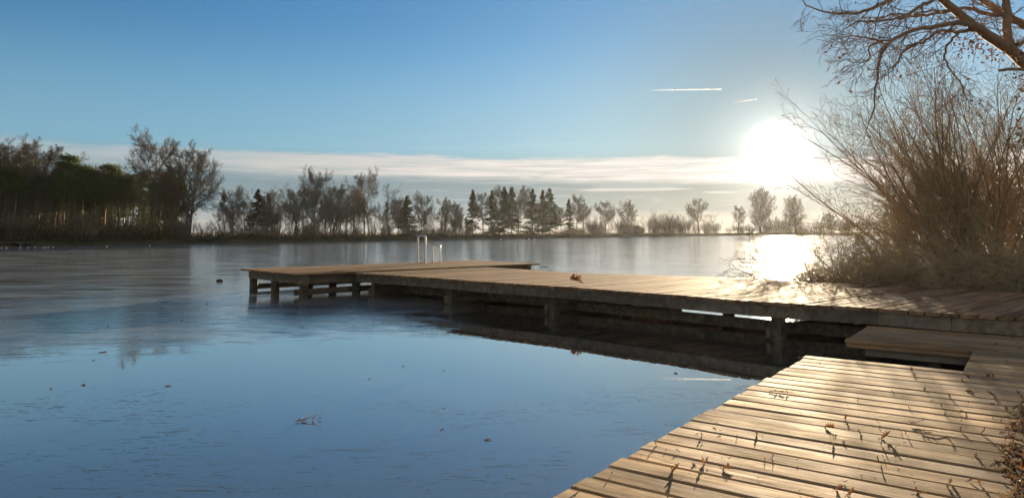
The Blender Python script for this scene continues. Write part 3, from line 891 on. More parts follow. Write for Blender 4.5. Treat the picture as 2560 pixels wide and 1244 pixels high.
# named far trees: (kind, variant, column, setback, tip row, width factor, label)
NAMED = [
 ('oak', 0, 378, 5, 356, .85, 'big bare oak with a wide fan crown, tallest tree of the left wood'),
 ('elm', 0, 474, 5, 372, .8, 'tall bare twin-trunked tree at the open right end of the wood'),
 ('leafy', 0, 433, 4, 392, 0.9, 'narrow oak still holding brown leaves, between two tall bare trees'),
 ('pine', 0, 178, 8, 378, 1.25, 'pine with a high dark double top standing above the left wood'),
 ('pine', 1, 262, 8, 402, 1.35, 'broad dark flat-topped pine left of the big fan-crowned oak'),
 ('birch', 0, 566, 5, 462, 1.0, 'pale thin birch just right of the twin-trunked tree'),
 ('spruce', 0, 645, 7, 470, 0.9, 'dark bushy conifer among birches right of the wood'),
 ('birch', 0, 668, 9, 459, 0.85, 'slender birch with a drooping tip behind the dark bushy conifer'),
 ('slim', 0, 740, 6, 452, 1.4, 'crooked bare tree with long side boughs left of the tall round-crowned tree'),
 ('oak', 1, 788, 6, 425, .72, 'tallest bare tree in the middle of the far bank'),
 ('slim', 1, 817, 6, 446, 1.1, 'straight thin bare tree right beside the tallest middle tree'),
 ('slim', 2, 850, 8, 458, 1.0, 'thin bare tree between the two big round-crowned bare trees'),
 ('oak', 0, 913, 6, 442, 0.85, 'bare tree with an even dome crown, left of the ladder'),
 ('slim', 2, 975, 7, 462, 1.6, 'bare tree with a leaning trunk just left of the ragged dark spruce'),
 ('spruce', 1, 1018, 8, 487, 0.95, 'ragged dark spruce rising right behind the tall ladder hoop'),
 ('round', 0, 1105, 8, 495, 0.75, 'small bare tree standing just right of the ladder hoops'),
 ('slim', 1, 1128, 9, 505, 1.2, 'thin bare tree close behind the small tree right of the ladder'),
 ('spruce', 2, 1182, 8, 472, 0.75, 'lone thin-crowned conifer left of the dense spruce group'),
 ('spruce', 0, 1230, 9, 474, 0.72, 'leftmost spruce of the dense conifer group'),
 ('spruce', 1, 1261, 9, 465, 0.70, 'tallest spruce of the dense conifer group'),
 ('spruce', 2, 1279, 11, 467, 0.85, 'slightly shorter spruce touching the tallest one on its right'),
 ('spruce', 0, 1331, 9, 470, 0.80, 'spruce standing across a gap from the dense conifer group'),
 ('spruce', 2, 1357, 11, 473, 0.75, 'narrow spruce squeezed behind the broad right spruce'),
 ('spruce', 1, 1374, 9, 469, 0.85, 'broad ragged spruce at the right end of the conifers'),
 ('spruce', 2, 1422, 8, 496, 0.80, 'short slim spruce with a bare tree leaning on it'),
 ('round', 1, 1441, 9, 492, 0.75, 'bare tree tucked against the short slim spruce'),
 ('round', 0, 1513, 8, 504, 1.0, 'left one of the two small globe-crowned bare trees'),
 ('round', 1, 1569, 8, 506, 0.95, 'right one of the two small globe-crowned bare trees, by the shed'),
 ('round', 0, 1744, 8, 497, 0.95, 'solitary globe-crowned bare tree between shrubs and the sun'),
 ('slim', 0, 1777, 8, 528, 1.9, 'low crooked bare tree just right of the solitary globe tree'),
 ('round', 1, 1843, 8, 518, 0.85, 'small bare tree left of the large sunlit many-stemmed tree'),
 ('pale', 0, 1897, 9, 478, 0.9, 'large many-stemmed bare tree glowing beside the sun'),
 ('pale', 0, 1985, 10, 496, 1.0, 'bare tree washed out by the sun glare behind the long arching twigs'),
]
for kind, var, px, sb, topp, wd, lab in NAMED:
    plant(kind, var, px, sb, topp, wide=wd, label=lab)
G_WOOD = 'trees crowded inside the left wood'
rng = np.random.default_rng(77)
# the wood on the left: pines and bare trees several rows deep
spots = [('slim', 36, 6, 372), ('elm', -8, 8, 360), ('slim', 62, 9, 378), ('oak', 20, 16, 366), ('oak', 100, 12, 374), ('slim', 124, 7, 404), ('pine', 140, 12, 408), ('pine', 205, 12, 408), ('pine', 226, 9, 412),
         ('slim', 303, 6, 398), ('pine', 318, 14, 428), ('slim', 334, 8, 410), ('pine', 352, 16, 418), ('pine', 398, 10, 424), ('slim', 412, 7, 412), ('pine', 300, 10, 420), ('pine', 446, 12, 440)]
LAB_B = 'bare trunk and twigs crowded among pines in the left wood'
LAB_P = 'dark pine crowded among bare trees in the left wood'
for k, (kind, px, sb, topp) in enumerate(spots):
    plant(kind, k, px, sb, topp, wide=1.0 if kind != 'pine' else 1.15, label=LAB_P if kind == 'pine' else LAB_B, group=G_WOOD)
for k in range(64):
    px = rng.uniform(-50, 340) if k < 52 else rng.uniform(300, 470); sb = rng.uniform(10, 52)
    base_top = np.interp(px, [-60, 60, 130, 180, 300, 340, 470], [392, 396, 414, 412, 424, 430, 470]) + rng.uniform(0, 60)
    kind = 'pine' if rng.random() < 0.72 else 'pole'
    plant(kind, k, px, sb, base_top, wide=1.25 if kind == 'pine' else 1.0, label=LAB_P if kind == 'pine' else LAB_B, group=G_WOOD)
# thin trees and shrubs filling the rest of the far bank
for k in range(44):
    px = rng.uniform(545, 1175); sb = rng.uniform(5, 16)
    topp = np.interp(px, [545, 700, 1000, 1180], [505, 498, 515, 530]) + rng.uniform(-12, 34)
    kind = ('slim', 'slim', 'birch', 'slim')[k % 4]
    plant(kind, k, px, sb, topp, wide=rng.uniform(0.8, 1.4), label='thin bare young tree in the tangle along the middle far bank', group='thin young trees on the middle far bank')
for k in range(60):
    px = rng.uniform(550, 1165); sb = rng.uniform(4, 13)
    topp = np.interp(px, [550, 640, 720, 860, 1010, 1165], [490, 478, 470, 470, 485, 510]) + rng.uniform(-8, 60)
    plant('pole', k, px, sb, topp, wide=rng.uniform(0.8, 1.3), label='thin bare young tree in the tangle along the middle far bank', group='thin young trees on the middle far bank')
for k in range(20):
    px = 556 + k * 31 + rng.uniform(-9, 9); sb = rng.uniform(5, 14)
    topp = np.interp(px, [550, 620, 700, 780, 860, 1000, 1060, 1165], [478, 470, 468, 452, 466, 474, 500, 512]) + rng.uniform(-10, 26)
    plant(('slim', 'oak', 'slim', 'birch', 'elm')[k % 5], k, px, sb, topp, wide=rng.uniform(0.65, 0.95), label='thin bare young tree in the tangle along the middle far bank', group='thin young trees on the middle far bank')
for k, px in enumerate((-4, 9, 30, 36, 96, 158, 166, 190, 214, 246, 272, 288, 326, 391, 414)):
    plant('pine', 1, px, rng.uniform(4.5, 7), np.interp(px, [0, 100, 200, 300, 420], [400, 420, 420, 430, 440]) + rng.uniform(0, 18), wide=0.9, label='pine with a bare sunlit trunk at the front of the left wood', group='front pines of the left wood')
for k in range(30):
    px = rng.uniform(-55, 300) if k < 24 else rng.uniform(300, 460); sb = rng.uniform(26, 60)
    topp = np.interp(px, [-60, 300, 340, 470], [440, 455, 465, 505]) + rng.uniform(0, 40)
    plant('spruce', k, px, sb, topp, wide=1.0, label='dark conifer deep inside the left wood', group='conifers deep in the left wood')
for k in range(9):
    px = (1208, 1246, 1296, 1302, 1345, 1388, 1402, 1150, 1458)[k]; topp = (482, 470, 466, 490, 505, 515, 520, 515, 512)[k]
    plant(('round', 'oak', 'round', 'slim')[k % 4], k, px, 14, topp, wide=0.8, label='bare tree showing through behind the far spruces', group='bare trees behind the spruces')
for k in range(64):
    px = (rng.uniform(-40, 560) if k < 15 else rng.uniform(545, 1240)) ; sb = rng.uniform(1.5, 7)
    plant('shrub', k, px, sb, height=rng.uniform(1.6, 4.2) if k < 15 else rng.uniform(1.0, 2.8), wide=rng.uniform(1.0, 1.7), label='bare shrub at the foot of the trees along the far bank', cat='shrub', group='bare shrubs under the far trees')
for k in range(46):
    px = rng.uniform(1440, 1880); sb = rng.uniform(3, 10)
    hh = rng.uniform(3.4, 7.2) if 1590 < px < 1730 else rng.uniform(1.8, 5.4)
    plant('shrub', k, px, sb, height=hh, wide=rng.uniform(0.9, 1.5), label='bare thin shrub in the low far hedge left of the sun', cat='shrub', group='shrubs of the low far hedge')
for k in range(30):
    px = rng.uniform(1880, 2300); sb = rng.uniform(3, 12)
    plant('shrub', k, px, sb, height=rng.uniform(3.5, 8.5), wide=rng.uniform(1.0, 1.6), label='bare shrub on the far bank below the sun glare', cat='shrub', group='shrubs below the sun')
for k in range(12):
    px = rng.uniform(2040, 2700); sb = rng.uniform(6, 16)
    plant(('pale', 'round')[k % 2], k, px, sb, rng.uniform(505, 540), wide=1.0, label='bare far tree glimpsed through the near willow stems', group='far trees behind the willows')

def scatter_band(n, pxs, sbs, hts, rng, size, aspect, droop=(1, 1, 1)):
    """tiny scrub faces over the bank between columns pxs and setbacks sbs"""
    px = rng.uniform(*pxs, n); sb = rng.uniform(*sbs, n)
    out = []
    for a, b_ in zip(px, sb):
        s = shore_pt(min(max(a, -60), 2100)); D = math.hypot(s.x, s.y) + b_
        ux, uy = (a - CX) / F, 1.0; l = math.hypot(ux, uy)
        z0 = float(np.interp(b_, [0, 0.5, 1.6, 4, 12], [0, .15, .42, .70, .85]))
        out.append((ux / l * D, uy / l * D, z0 + abs(rng.normal(0, 1)) * hts))
    return leaf_quads(np.array(out), size, rng, aspect, droop)
V, Q = scatter_band(42000, (-60, 480), (1.0, 36), 0.95, rng, 0.16, 0.3, (0.6, 0.6, 1.4))
tag(obj('undergrowth', mesh_np('undergrowth', V, [Q], M_SCRUB)), 'brown brushy undergrowth filling the floor of the left wood', 'undergrowth', kind='stuff')
V, Q = scatter_band(24000, (440, 2200), (0.4, 9), 0.30, rng, 0.13, 0.35, (0.6, 0.6, 1.2))
tag(obj('grass', mesh_np('grass', V, [Q], M_SCRUB)), 'rough low grass and weeds along the middle far bank', 'grass', kind='stuff')
# tan reed tuft left of the short slim spruce foot
s = shore_pt(1430); u = Vector((s.x, s.y, 0)).normalized(); rc = Vector((s.x, s.y, 0)) + u * 5.0
n = 900
C0 = np.stack([rc.x + rng.normal(0, 1.9, n), rc.y + rng.normal(0, 1.0, n), np.full(n, 0.7)], 1)
R_ = grow(C0, np.stack([rng.normal(0, .25, n), rng.normal(0, .25, n), np.ones(n)], 1), rng.uniform(0.9, 1.9, n), 3, 0.08, -0.05, rng)
tag(obj('reed_clump', mesh_np('reed_clump', *(lambda t: (t[0], [t[1]]))(tubes(R_, taper_r(np.full(n, 0.02), 3, 0.3), 3)), M_REED)), 'tan dry reed clump at the foot of the short slim spruce', 'reeds')
s = shore_pt(1985); u = Vector((s.x, s.y, 0)).normalized()
n = 1500
C0 = np.stack([s.x + rng.uniform(-14, 18, n), s.y + rng.uniform(0.3, 4, n), np.full(n, 0.1)], 1)
R_ = grow(C0, np.stack([rng.normal(-.15, .3, n), rng.normal(0, .2, n), np.ones(n)], 1), rng.uniform(1.2, 3.4, n), 3, 0.08, -0.03, rng)
tag(obj('reed_bed', mesh_np('reed_bed', *(lambda t: (t[0], [t[1]]))(tubes(R_, taper_r(np.full(n, 0.035), 3, 0.3), 3)), M_REED)), 'glowing dry reeds at the far waterline below the sun', 'reeds', kind='stuff')

# far shed, fence and landing stages
def far_pt(px, sb):
    s = shore_pt(px); u = Vector((s.x, s.y, 0)).normalized(); return Vector((s.x, s.y, 0)) + u * sb
hp = far_pt(1584, 26)
house = thing('garden_shed', (hp.x, hp.y, 0.9), 0.15, 'small pale shed with a grey roof beyond the far bank', 'shed')
m = MB(); m.box((-3.2, -2, -.3), (3.2, 2, 1.5)); obj('wall', m.mesh('wall', M_WALL), house)
Vr = [(-3.6, -2.4, 1.45), (3.6, -2.4, 1.45), (3.6, 2.4, 1.45), (-3.6, 2.4, 1.45), (-1.8, 0, 2.7), (1.8, 0, 2.7)]
obj('roof', mesh_np('roof', Vr, [np.array([(0, 1, 5, 4), (2, 3, 4, 5), (0, 3, 2, 1)]), np.array([(1, 2, 5), (3, 0, 4)])], M_ROOF), house)
m = MB(); m.box((-.5, -2.05, -.2), (.5, -2.003, 1.3)); obj('door', m.mesh('door', M_ROOF), house)
fe = thing('wire_fence', (0, 0, 0), 0, 'thin wire fence with slim posts on the far bank under the globe trees', 'fence')
m, mp = MB(), []
pts = [far_pt(px, 9) for px in range(1446, 1700, 16)]
for p in pts:
    k = MB(); k.tube([(p.x, p.y, .6), (p.x, p.y, 2.2)], 0.05, 6); obj('fence_post', k.mesh('fence_post', M_ROOF), fe)
for z in (1.2, 1.7, 2.1):
    m.tube([(p.x, p.y + .06, z) for p in pts], 0.02, 4)
obj('wires', m.mesh('wires', M_ROOF), fe)
def stage(px0, px1, ypx, label, depth):
    a = at(px0, ypx, 0); b_ = at(px1, ypx, 0); L = b_.x - a.x
    st = thing('landing_stage', (a.x, a.y, 0), 0, label, 'landing stage')
    m = MB(); m.box((0, 0, 0.42), (L, depth, 0.50)); obj('decking', m.mesh('decking', M_BEAM), st)
    n_ = 3
    for k in range(n_):
        m = MB(); x = L * (0.12 + 0.76 * k / (n_ - 1)); m.box((x - .1, .3, -.4), (x + .1, .5, .415)); obj('post', m.mesh('post', M_BEAM), st)
stage(1889, 1942, 589.3, 'tiny dark landing stage far off just left of the sun glitter', 3.0)
stage(-20, 55, 617.0, 'low plank landing stage below the trees at the left edge', 2.0)

# ------------------------------------------------------------------ near brush on the right bank
def willow(seed, stems, Lr, lean, spread=0.5, rad0=0.034, arch=-0.012, sec=10, ter=7, qua=3, base_r=0.5):
    rng = np.random.default_rng(seed)
    st, tw = VQ(), VQ()
    a = rng.random(stems) * 6.283; rr = rng.random(stems) * base_r
    P0 = np.stack([np.cos(a) * rr, np.sin(a) * rr, np.full(stems, -0.15)], 1)
    D0 = np.stack([lean[0] * rng.uniform(-0.1, 1.15, stems) + rng.normal(0, spread * .5, stems), lean[1] * rng.uniform(0, 1, stems) + rng.normal(0, spread * .5, stems), np.ones(stems)], 1)
    L = rng.uniform(*Lr, stems)
    S = grow(P0, D0, L, 14, 0.055, arch, rng); R = taper_r(rad0 * rng.uniform(0.6, 1.15, stems), 14, 0.16)
    st.add(*tubes(S, R, 6))
    p, d, L2, r, t = sprout(S, L, R, sec, 0.16, 1.0, (0.30, 0.75), (0.28, 0.5), rng, 0.6, 0.6, 0.005)
    d[:, 2] += 0.18
    B = grow(p, d, L2, 8, 0.08, -0.008, rng); RB = taper_r(r, 8, 0.3); st.add(*tubes(B, RB, 4))
    p, d, L3, r, t = sprout(B, L2, RB, ter, 0.15, 1.0, (0.35, 0.8), (0.35, 0.6), rng, 0.55, 0.65, 0.0034)
    C = grow(p, d, np.maximum(L3, 0.2), 5, 0.09, -0.01, rng); RC = taper_r(r, 5, 0.6); tw.add(*tubes(C, RC, 3))
    p, d, L4, r, t = sprout(C, L3, RC, qua, 0.2, 1.0, (0.35, 0.8), (0.4, 0.7), rng, 0.4, 0.85, 0.0028)
    G = grow(p, d, np.maximum(L4, 0.12), 3, 0.08, -0.01, rng); tw.add(*tubes(G, taper_r(r, 3, 0.8), 3))
    return st, tw, G[:, -1]

def make_willow(seed, loc, label, stems, Lr, lean, buds=0, **kw):
    root = thing('willow_shrub', loc, 0, label, 'willow', 'leafless willows behind the pier')
    st, tw, ends = willow(seed, stems, Lr, lean, **kw)
    obj('stems', mesh_np('stems', *st.get(), M_WILLOW, True), root)
    obj('twigs', mesh_np('twigs', *tw.get(), M_WILLOW_TWIG, False), root)
    if buds:
        rng = np.random.default_rng(seed + 9)
        C = ends[rng.integers(0, len(ends), buds)]
        V, Q = leaf_quads(C, 0.022, rng, 0.6)
        obj('withered_leaves', mesh_np('withered_leaves', V, [Q], M_DRY), root)
    return root

def on_land(px, Y, z=0.25):
    p = at_depth(px, 600, Y); return (p.x, Y, z)
make_willow(121, on_land(2420, 16.2), 'leafless willow leaning farthest left towards the sun', 20, (3.5, 5.4), (-0.70, -0.1), 200, spread=0.45, arch=0.004)
make_willow(102, on_land(2420, 17.6), 'tall leafless willow whose steep stems rise under the oak boughs', 18, (4.4, 6.4), (-0.6, 0.0), 200, spread=0.42)
make_willow(103, on_land(2505, 16.2), 'leafless willow with thick crossing stems before the orange-brown shrub', 17, (4.0, 6.2), (-0.7, 0.1), 200, spread=0.5)
make_willow(104, on_land(2590, 18.2), 'leafless willow at the right edge of the picture', 16, (4.2, 6.8), (-0.8, 0.0), 160, spread=0.6)
make_willow(117, on_land(2300, 17.8), 'low willow with long nearly level boughs over the lit ice', 11, (2.2, 3.3), (-1.15, -0.2), 120, spread=0.45, arch=0.015)
make_willow(106, on_land(2700, 17.0), 'leafless willow standing partly past the right edge', 16, (3.6, 6.0), (-0.5, 0.0), 100, spread=0.6, sec=10)

def bramble(seed, stems=38, H=1.15, leaves=1500):
    rng = np.random.default_rng(seed)
    st = VQ()
    a = rng.random(stems) * 6.283; rr = np.sqrt(rng.random(stems)) * 0.8
    P0 = np.stack([np.cos(a) * rr, np.sin(a) * rr, np.full(stems, -0.1)], 1)
    D0 = np.stack([np.cos(a) * 0.5 + rng.normal(0, .35, stems), np.sin(a) * 0.5 + rng.normal(0, .35, stems), np.ones(stems)], 1)
    L = H * rng.uniform(0.7, 1.7, stems)
    S = grow(P0, D0, L, 9, 0.10, -0.085, rng); R = taper_r(np.full(stems, 0.009), 9, 0.4); st.add(*tubes(S, R, 4))
    p, d, L2, r, t = sprout(S, L, R, 12, 0.15, 1.0, (0.5, 1.1), (0.2, 0.4), rng, 0.4, 0.7, 0.0035)
    B = grow(p, d, L2, 5, 0.14, -0.04, rng); RB = taper_r(r, 5, 0.6); st.add(*tubes(B, RB, 3))
    p, d, L3, r, t = sprout(B, L2, RB, 5, 0.15, 1.0, (0.4, 1.0), (0.3, 0.6), rng, 0.3, 0.8, 0.0028)
    G = grow(p, d, np.maximum(L3, 0.08), 2, 0.12, -0.02, rng); st.add(*tubes(G, taper_r(r, 2, 0.8), 3))
    ends = np.concatenate([G[:, -1], B[:, 3]])
    C = ends[rng.integers(0, len(ends), leaves)] + rng.normal(0, 0.02, (leaves, 3))
    C = C[C[:, 2] > 0.02]
    V, Q = leaf_quads(C, 0.026, rng, 0.6)
    return st, V, Q
BR = []
for s in (201, 202, 203):
    st, V, Q = bramble(s, leaves=(380, 560, 260)[s - 201])
    root = thing('bramble_bush', (0, 0, 0), 0)
    obj('stems', mesh_np('stems', *st.get(), M_BRAMBLE, False), root); obj('leaves', mesh_np('leaves', V, [Q], M_BRAMBLE_LEAF), root)
    BR.append(root)
pb = []
rng = np.random.default_rng(5)
for k, (px, dY, sc) in enumerate([(2075, 1.1, 0.95), (2130, .5, 1.0), (2180, 1.4, 1.15), (2215, .5, 1.0), (2265, 1.2, 1.2), (2300, .5, 1.05), (2345, 1.3, 1.2), (2375, .5, 1.1), (2425, 1.1, 1.2),
                                  (2450, .5, 1.05), (2490, 1.3, 1.25), (2525, .5, 1.1), (2570, 1.0, 1.2), (2620, .6, 1.1), (2640, 2.0, 1.3), (2050, 2.0, 0.95), (2330, 2.4, 1.2), (2480, 2.4, 1.2)]):
    ypx = np.interp(px, [1820, 1995, 2353, 2560, 2700], [692.5, 703, 719, 731, 738])
    e = at(px, ypx, ZP); u = Vector((e.x, e.y, 0)).normalized()
    o = BR[k] if k < 3 else copy_tree(BR[k % 3])
    q = Vector((e.x, e.y, 0)) + u * (dY + 0.8)
    o.location = (q.x, q.y, 0.12); o.scale = (sc,) * 3; o.rotation_euler = (0, 0, rng.uniform(0, 6.28))
    for kk in ('label', 'category', 'group'):
        if kk in o: del o[kk]
    tag(o, 'tangled brown bramble bush massed along the back edge of the pier', 'bramble', 'brambles behind the pier')

# single arching bramble sprig in front of the lit ice
rng = np.random.default_rng(8)
sprig = thing('bramble_sprig', (0, 0, 0), 0, 'small sprig of arching bare twigs standing before the sun glitter', 'twigs')
root_p = at_depth(1955, 716, 16.6)
arcs = [[(1955, 716), (1905, 668), (1850, 645), (1812, 660)], [(1950, 716), (1890, 690), (1830, 672), (1796, 690)], [(1945, 714), (1880, 692), (1832, 692), (1790, 716)], [(1950, 712), (1912, 660), (1880, 615), (1872, 600)],
        [(1958, 712), (1925, 650), (1935, 628), (1950, 620)], [(1952, 714), (1900, 700), (1850, 690), (1815, 694)], [(1940, 714), (1930, 690), (1905, 640), (1890, 622)], [(1960, 715), (1945, 690), (1950, 668), (1942, 650)],
        [(1945, 715), (1915, 690), (1870, 668), (1840, 636)], [(1958, 715), (1935, 672), (1908, 650), (1876, 640)]]
S = []
for a in arcs:
    P = np.array([at_depth(x, y, 16.5 + rng.normal(0, .12)) for x, y in a]); P[0] = root_p + Vector((rng.normal(0, .12), rng.normal(0, .1), 0))
    t = np.linspace(0, 3, 13); i = np.minimum(t.astype(int), 2); f = (t - i)[:, None]
    pm = P[np.maximum(i - 1, 0)]; p0 = P[i]; p1 = P[i + 1]; p2 = P[np.minimum(i + 2, 3)]
    S.append(p0 + 0.5 * f * (p1 - pm + f * (2 * pm - 5 * p0 + 4 * p1 - p2 + f * (3 * (p0 - p1) + p2 - pm))))
S = np.array(S); LS = np.full(len(S), 1.3); RS = taper_r(np.full(len(S), 0.0085), 12, 0.45)
v = VQ(); v.add(*tubes(S, RS, 5))
p, d, L2, r, t = sprout(S, LS, RS, 10, 0.25, 1.0, (0.5, 1.0), (0.15, 0.42), rng, 0.5, 0.7, 0.004)
B = grow(p, d, L2, 5, 0.12, 0.03, rng); RB = taper_r(r, 5, 0.7); v.add(*tubes(B, RB, 3))
p, d, L3, r, t = sprout(B, L2, RB, 4, 0.2, 1.0, (0.5, 1.0), (0.3, 0.6), rng, 0.4, 0.8, 0.0032)
v.add(*tubes(grow(p, d, np.maximum(L3, .05), 2, .1, 0, rng), taper_r(r, 2, 0.8), 3))
obj('stems', mesh_np('stems', *v.get(), M_BRAMBLE, False), sprig)

# shrub that kept its copper leaves, glimpsed between the willow stems on the right
st, tw = bare_shrub(301, stems=30, H=3.2, spread=0.5, twig=0.007)
cop = thing('copper_shrub', on_land(2545, 22.5, 0.5), 0, 'shrub with orange-brown leaves glimpsed low behind the right willows', 'shrub')
obj('stems', mesh_np('stems', *st.get(), M_WILLOW, False), cop)
rng = np.random.default_rng(302)
ends = tw.get()[0][::6]; C = ends[rng.integers(0, len(ends), 5200)] + rng.normal(0, .05, (5200, 3))
V, Q = leaf_quads(C, 0.05, rng, 0.6); obj('leaves', mesh_np('leaves', V, [Q], M_DRY), cop)

# ------------------------------------------------------------------ oak reaching in at the top right
OY = 14.0
oak = thing('oak_tree', (11.6, 14.3, 0.2), 0, 'oak reaching its bare boughs with a few brown leaves into the top right corner', 'oak')
def o_pts(lst):
    return [np.array(at_depth(x, y, OY + dy)) - np.array(oak.location) for (x, y, dy) in lst]
def resample(P, k):
    P = np.array(P); s = np.concatenate([[0], np.cumsum(np.linalg.norm(np.diff(P, axis=0), axis=1))]); n = len(P)
    out = []
    for t in np.linspace(0, s[-1], k + 1):
        i = min(np.searchsorted(s, t, 'right') - 1, n - 2); f = (t - s[i]) / (s[i + 1] - s[i])
        pm, p0, p1, p2 = P[max(i - 1, 0)], P[i], P[i + 1], P[min(i + 2, n - 1)]
        out.append(p0 + 0.5 * f * (p1 - pm + f * (2 * pm - 5 * p0 + 4 * p1 - p2 + f * (3 * (p0 - p1) + p2 - pm))))
    return np.array(out)
px2m = OY / F
BOUGHS = [  # photograph positions, start and end thickness in photograph pixels
 ([(2700, 215, .3), (2640, 190, .2), (2560, 157, 0), (2532, 128, 0), (2457, 82, -.1), (2420, 55, -.2), (2382, 20, -.3), (2340, -12, -.4), (2290, -45, -.6)], 40, 14),
 ([(2545, 140, 0), (2530, 118, .1), (2520, 95, .1), (2517, 37, .2), (2510, -20, .3), (2500, -90, .3)], 24, 15),
 ([(2450, 78, -.1), (2432, 75, -.1), (2395, 80, -.2), (2345, 80, -.3), (2307, 107, -.4), (2270, 117, -.5), (2252, 137, -.6), (2246, 160, -.6)], 11, 3),
 ([(2435, 65, -.1), (2422, 64, -.2), (2395, 55, -.4), (2345, 65, -.6), (2295, 75, -.8), (2257, 87, -.9), (2232, 102, -1), (2207, 130, -1.1), (2197, 162, -1.1), (2194, 207, -1.2), (2185, 262, -1.2), (2172, 306, -1.3)], 14, 3),
 ([(2345, -4, -.4), (2332, 2, -.4), (2295, 18, -.6), (2267, 39, -.7), (2220, 50, -.9), (2185, 52, -1), (2145, 55, -1.1), (2110, 75, -1.2)], 10, 2.5),
 ([(2560, 62, .4), (2527, 42, .3), (2505, 37, .3), (2470, 35, .3), (2420, 20, .4), (2382, 25, .5), (2320, 28, .6), (2270, 41, .8), (2230, 40, .9)], 14, 3),
 ([(2340, -60, -.5), (2280, -30, -.6), (2230, 0, -.8), (2190, 17, -.9), (2170, 27, -1), (2140, 35, -1.1), (2095, 34, -1.2), (2057, 30, -1.3), (2025, 20, -1.4), (2007, 0, -1.5)], 14, 2.5),
 ([(2640, 110, .3), (2600, 85, .4), (2560, 62, .4), (2520, 38, .5), (2470, 8, .6), (2430, -20, .8)], 24, 14),
 ([(2540, 112, 0), (2560, 105, .2), (2585, 80, .3), (2600, 40, .3)], 12, 8),
 ([(2382, 22, -.3), (2345, 34, -.2), (2300, 40, -.1), (2240, 36, .1), (2200, 46, .2), (2165, 60, .2)], 9, 2.5),
 ([(2232, 102, -1), (2200, 100, -1.1), (2160, 95, -1.2), (2130, 88, -1.3), (2095, 98, -1.4)], 5, 2),
 ([(2207, 105, -1), (2180, 112, -1.2), (2172, 130, -1.2), (2176, 146, -1.2), (2150, 158, -1.3), (2115, 150, -1.3)], 5, 2),
 ([(2296, 108, -.4), (2262, 128, -.3), (2240, 160, -.3), (2215, 190, -.3), (2190, 198, -.3)], 5, 2),
 ([(2395, 84, -.2), (2370, 110, 0), (2362, 145, 0), (2375, 175, .1), (2400, 205, .2), (2415, 250, .2)], 6, 2.5),
]
v, tw = VQ(), VQ()
Pm, Rm, Lm = [], [], []
for pts, w0, w1 in BOUGHS:
    P = resample(o_pts(pts), 24); R = np.linspace(w0, w1, 25) * px2m * 0.5
    P[1:-1] += np.random.default_rng(len(Pm)).normal(0, 0.012, (23, 3))
    Pm.append(P); Rm.append(R); Lm.append(np.sum(np.linalg.norm(np.diff(P, axis=0), axis=1)))
Pm, Rm, Lm = np.array(Pm), np.array(Rm), np.array(Lm)
v.add(*tubes(Pm, Rm, 9))
tp = np.array([[0.35, 0.1, -0.4], [0.25, 0.0, 1.2], [0.1, 0, 2.6], list(np.array(at_depth(2690, 210, OY + .3)) - np.array(oak.location)), list(np.array(at_depth(2640, 110, OY + .3)) - np.array(oak.location))])
TP = resample(tp, 16)
v.add(*tubes(TP[None], np.linspace(0.34, 0.17, 17)[None], 14))
obj('trunk', mesh_np('trunk', *v.get(), M_OAK, True), oak)
rng = np.random.default_rng(61)
p, d, L, r, t = sprout(Pm, np.ones(len(Pm)), Rm, 12, 0.12, 1.0, (0.5, 1.1), (0.5, 1.3), rng, 0.35, 0.4, 0.005)
d[:, 2] -= 0.15; d[:, 0] -= 0.25
r = np.minimum(r, 0.014)
B = grow(p, d, L, 8, 0.14, -0.02, rng); RB = taper_r(r, 8, 0.35); tw.add(*tubes(B, RB, 4))
p, d, L2, r, t = sprout(B, L, RB, 5, 0.15, 1.0, (0.4, 0.95), (0.35, 0.7), rng, 0.4, 0.65, 0.0045)
Cc = grow(p, d, L2, 5, 0.15, -0.015, rng); RC = taper_r(r, 5, 0.6); tw.add(*tubes(Cc, RC, 3))
p, d, L3, r, t = sprout(Cc, L2, RC, 2, 0.2, 1.0, (0.4, 0.9), (0.3, 0.7), rng, 0.3, 0.8, 0.0035)
Dd = grow(p, d, np.maximum(L3, .05), 3, 0.14, 0.0, rng); tw.add(*tubes(Dd, taper_r(r, 3, 0.8), 3))
obj('twigs', mesh_np('twigs', *tw.get(), M_OAK, False), oak)
sb = MB(); q = o_pts([(2499, 176.5, -.3), (2530, 173, -.2), (2600, 178, 0), (2690, 200, .3)])
sb.tube(resample(q, 8), np.linspace(7.5, 11, 9) * px2m * 0.5, 9); obj('sawn_stub', sb.mesh('sawn_stub', M_OAK, True), oak)
C = []
for (cx, cy, sx, sy, n) in ((2405, 100, 14, 8, 22), (2440, 115, 20, 12, 46), (2480, 130, 20, 10, 44), (2415, 135, 14, 9, 26), (2520, 140, 24, 12, 36), (2440, 70, 12, 6, 14), (2530, 195, 16, 6, 16), (2550, 230, 10, 22, 22), (2330, 25, 16, 14, 12), (2350, 40, 20, 12, 10), (2540, 125, 14, 10, 18), (2548, 330, 10, 16, 26), (2535, 355, 12, 8, 18)):
    for _ in range(n):
        C.append(np.array(at_depth(cx + rng.normal(0, sx), cy + rng.normal(0, sy), OY + rng.normal(0, .3))) - np.array(oak.location))
e = Dd[:, -1]; C += list(e[rng.integers(0, len(e), 170)])
V, Q = leaf_quads(np.array(C), 0.036, rng, 0.62)
obj('withered_leaves', mesh_np('withered_leaves', V, [Q], M_DRY), oak)

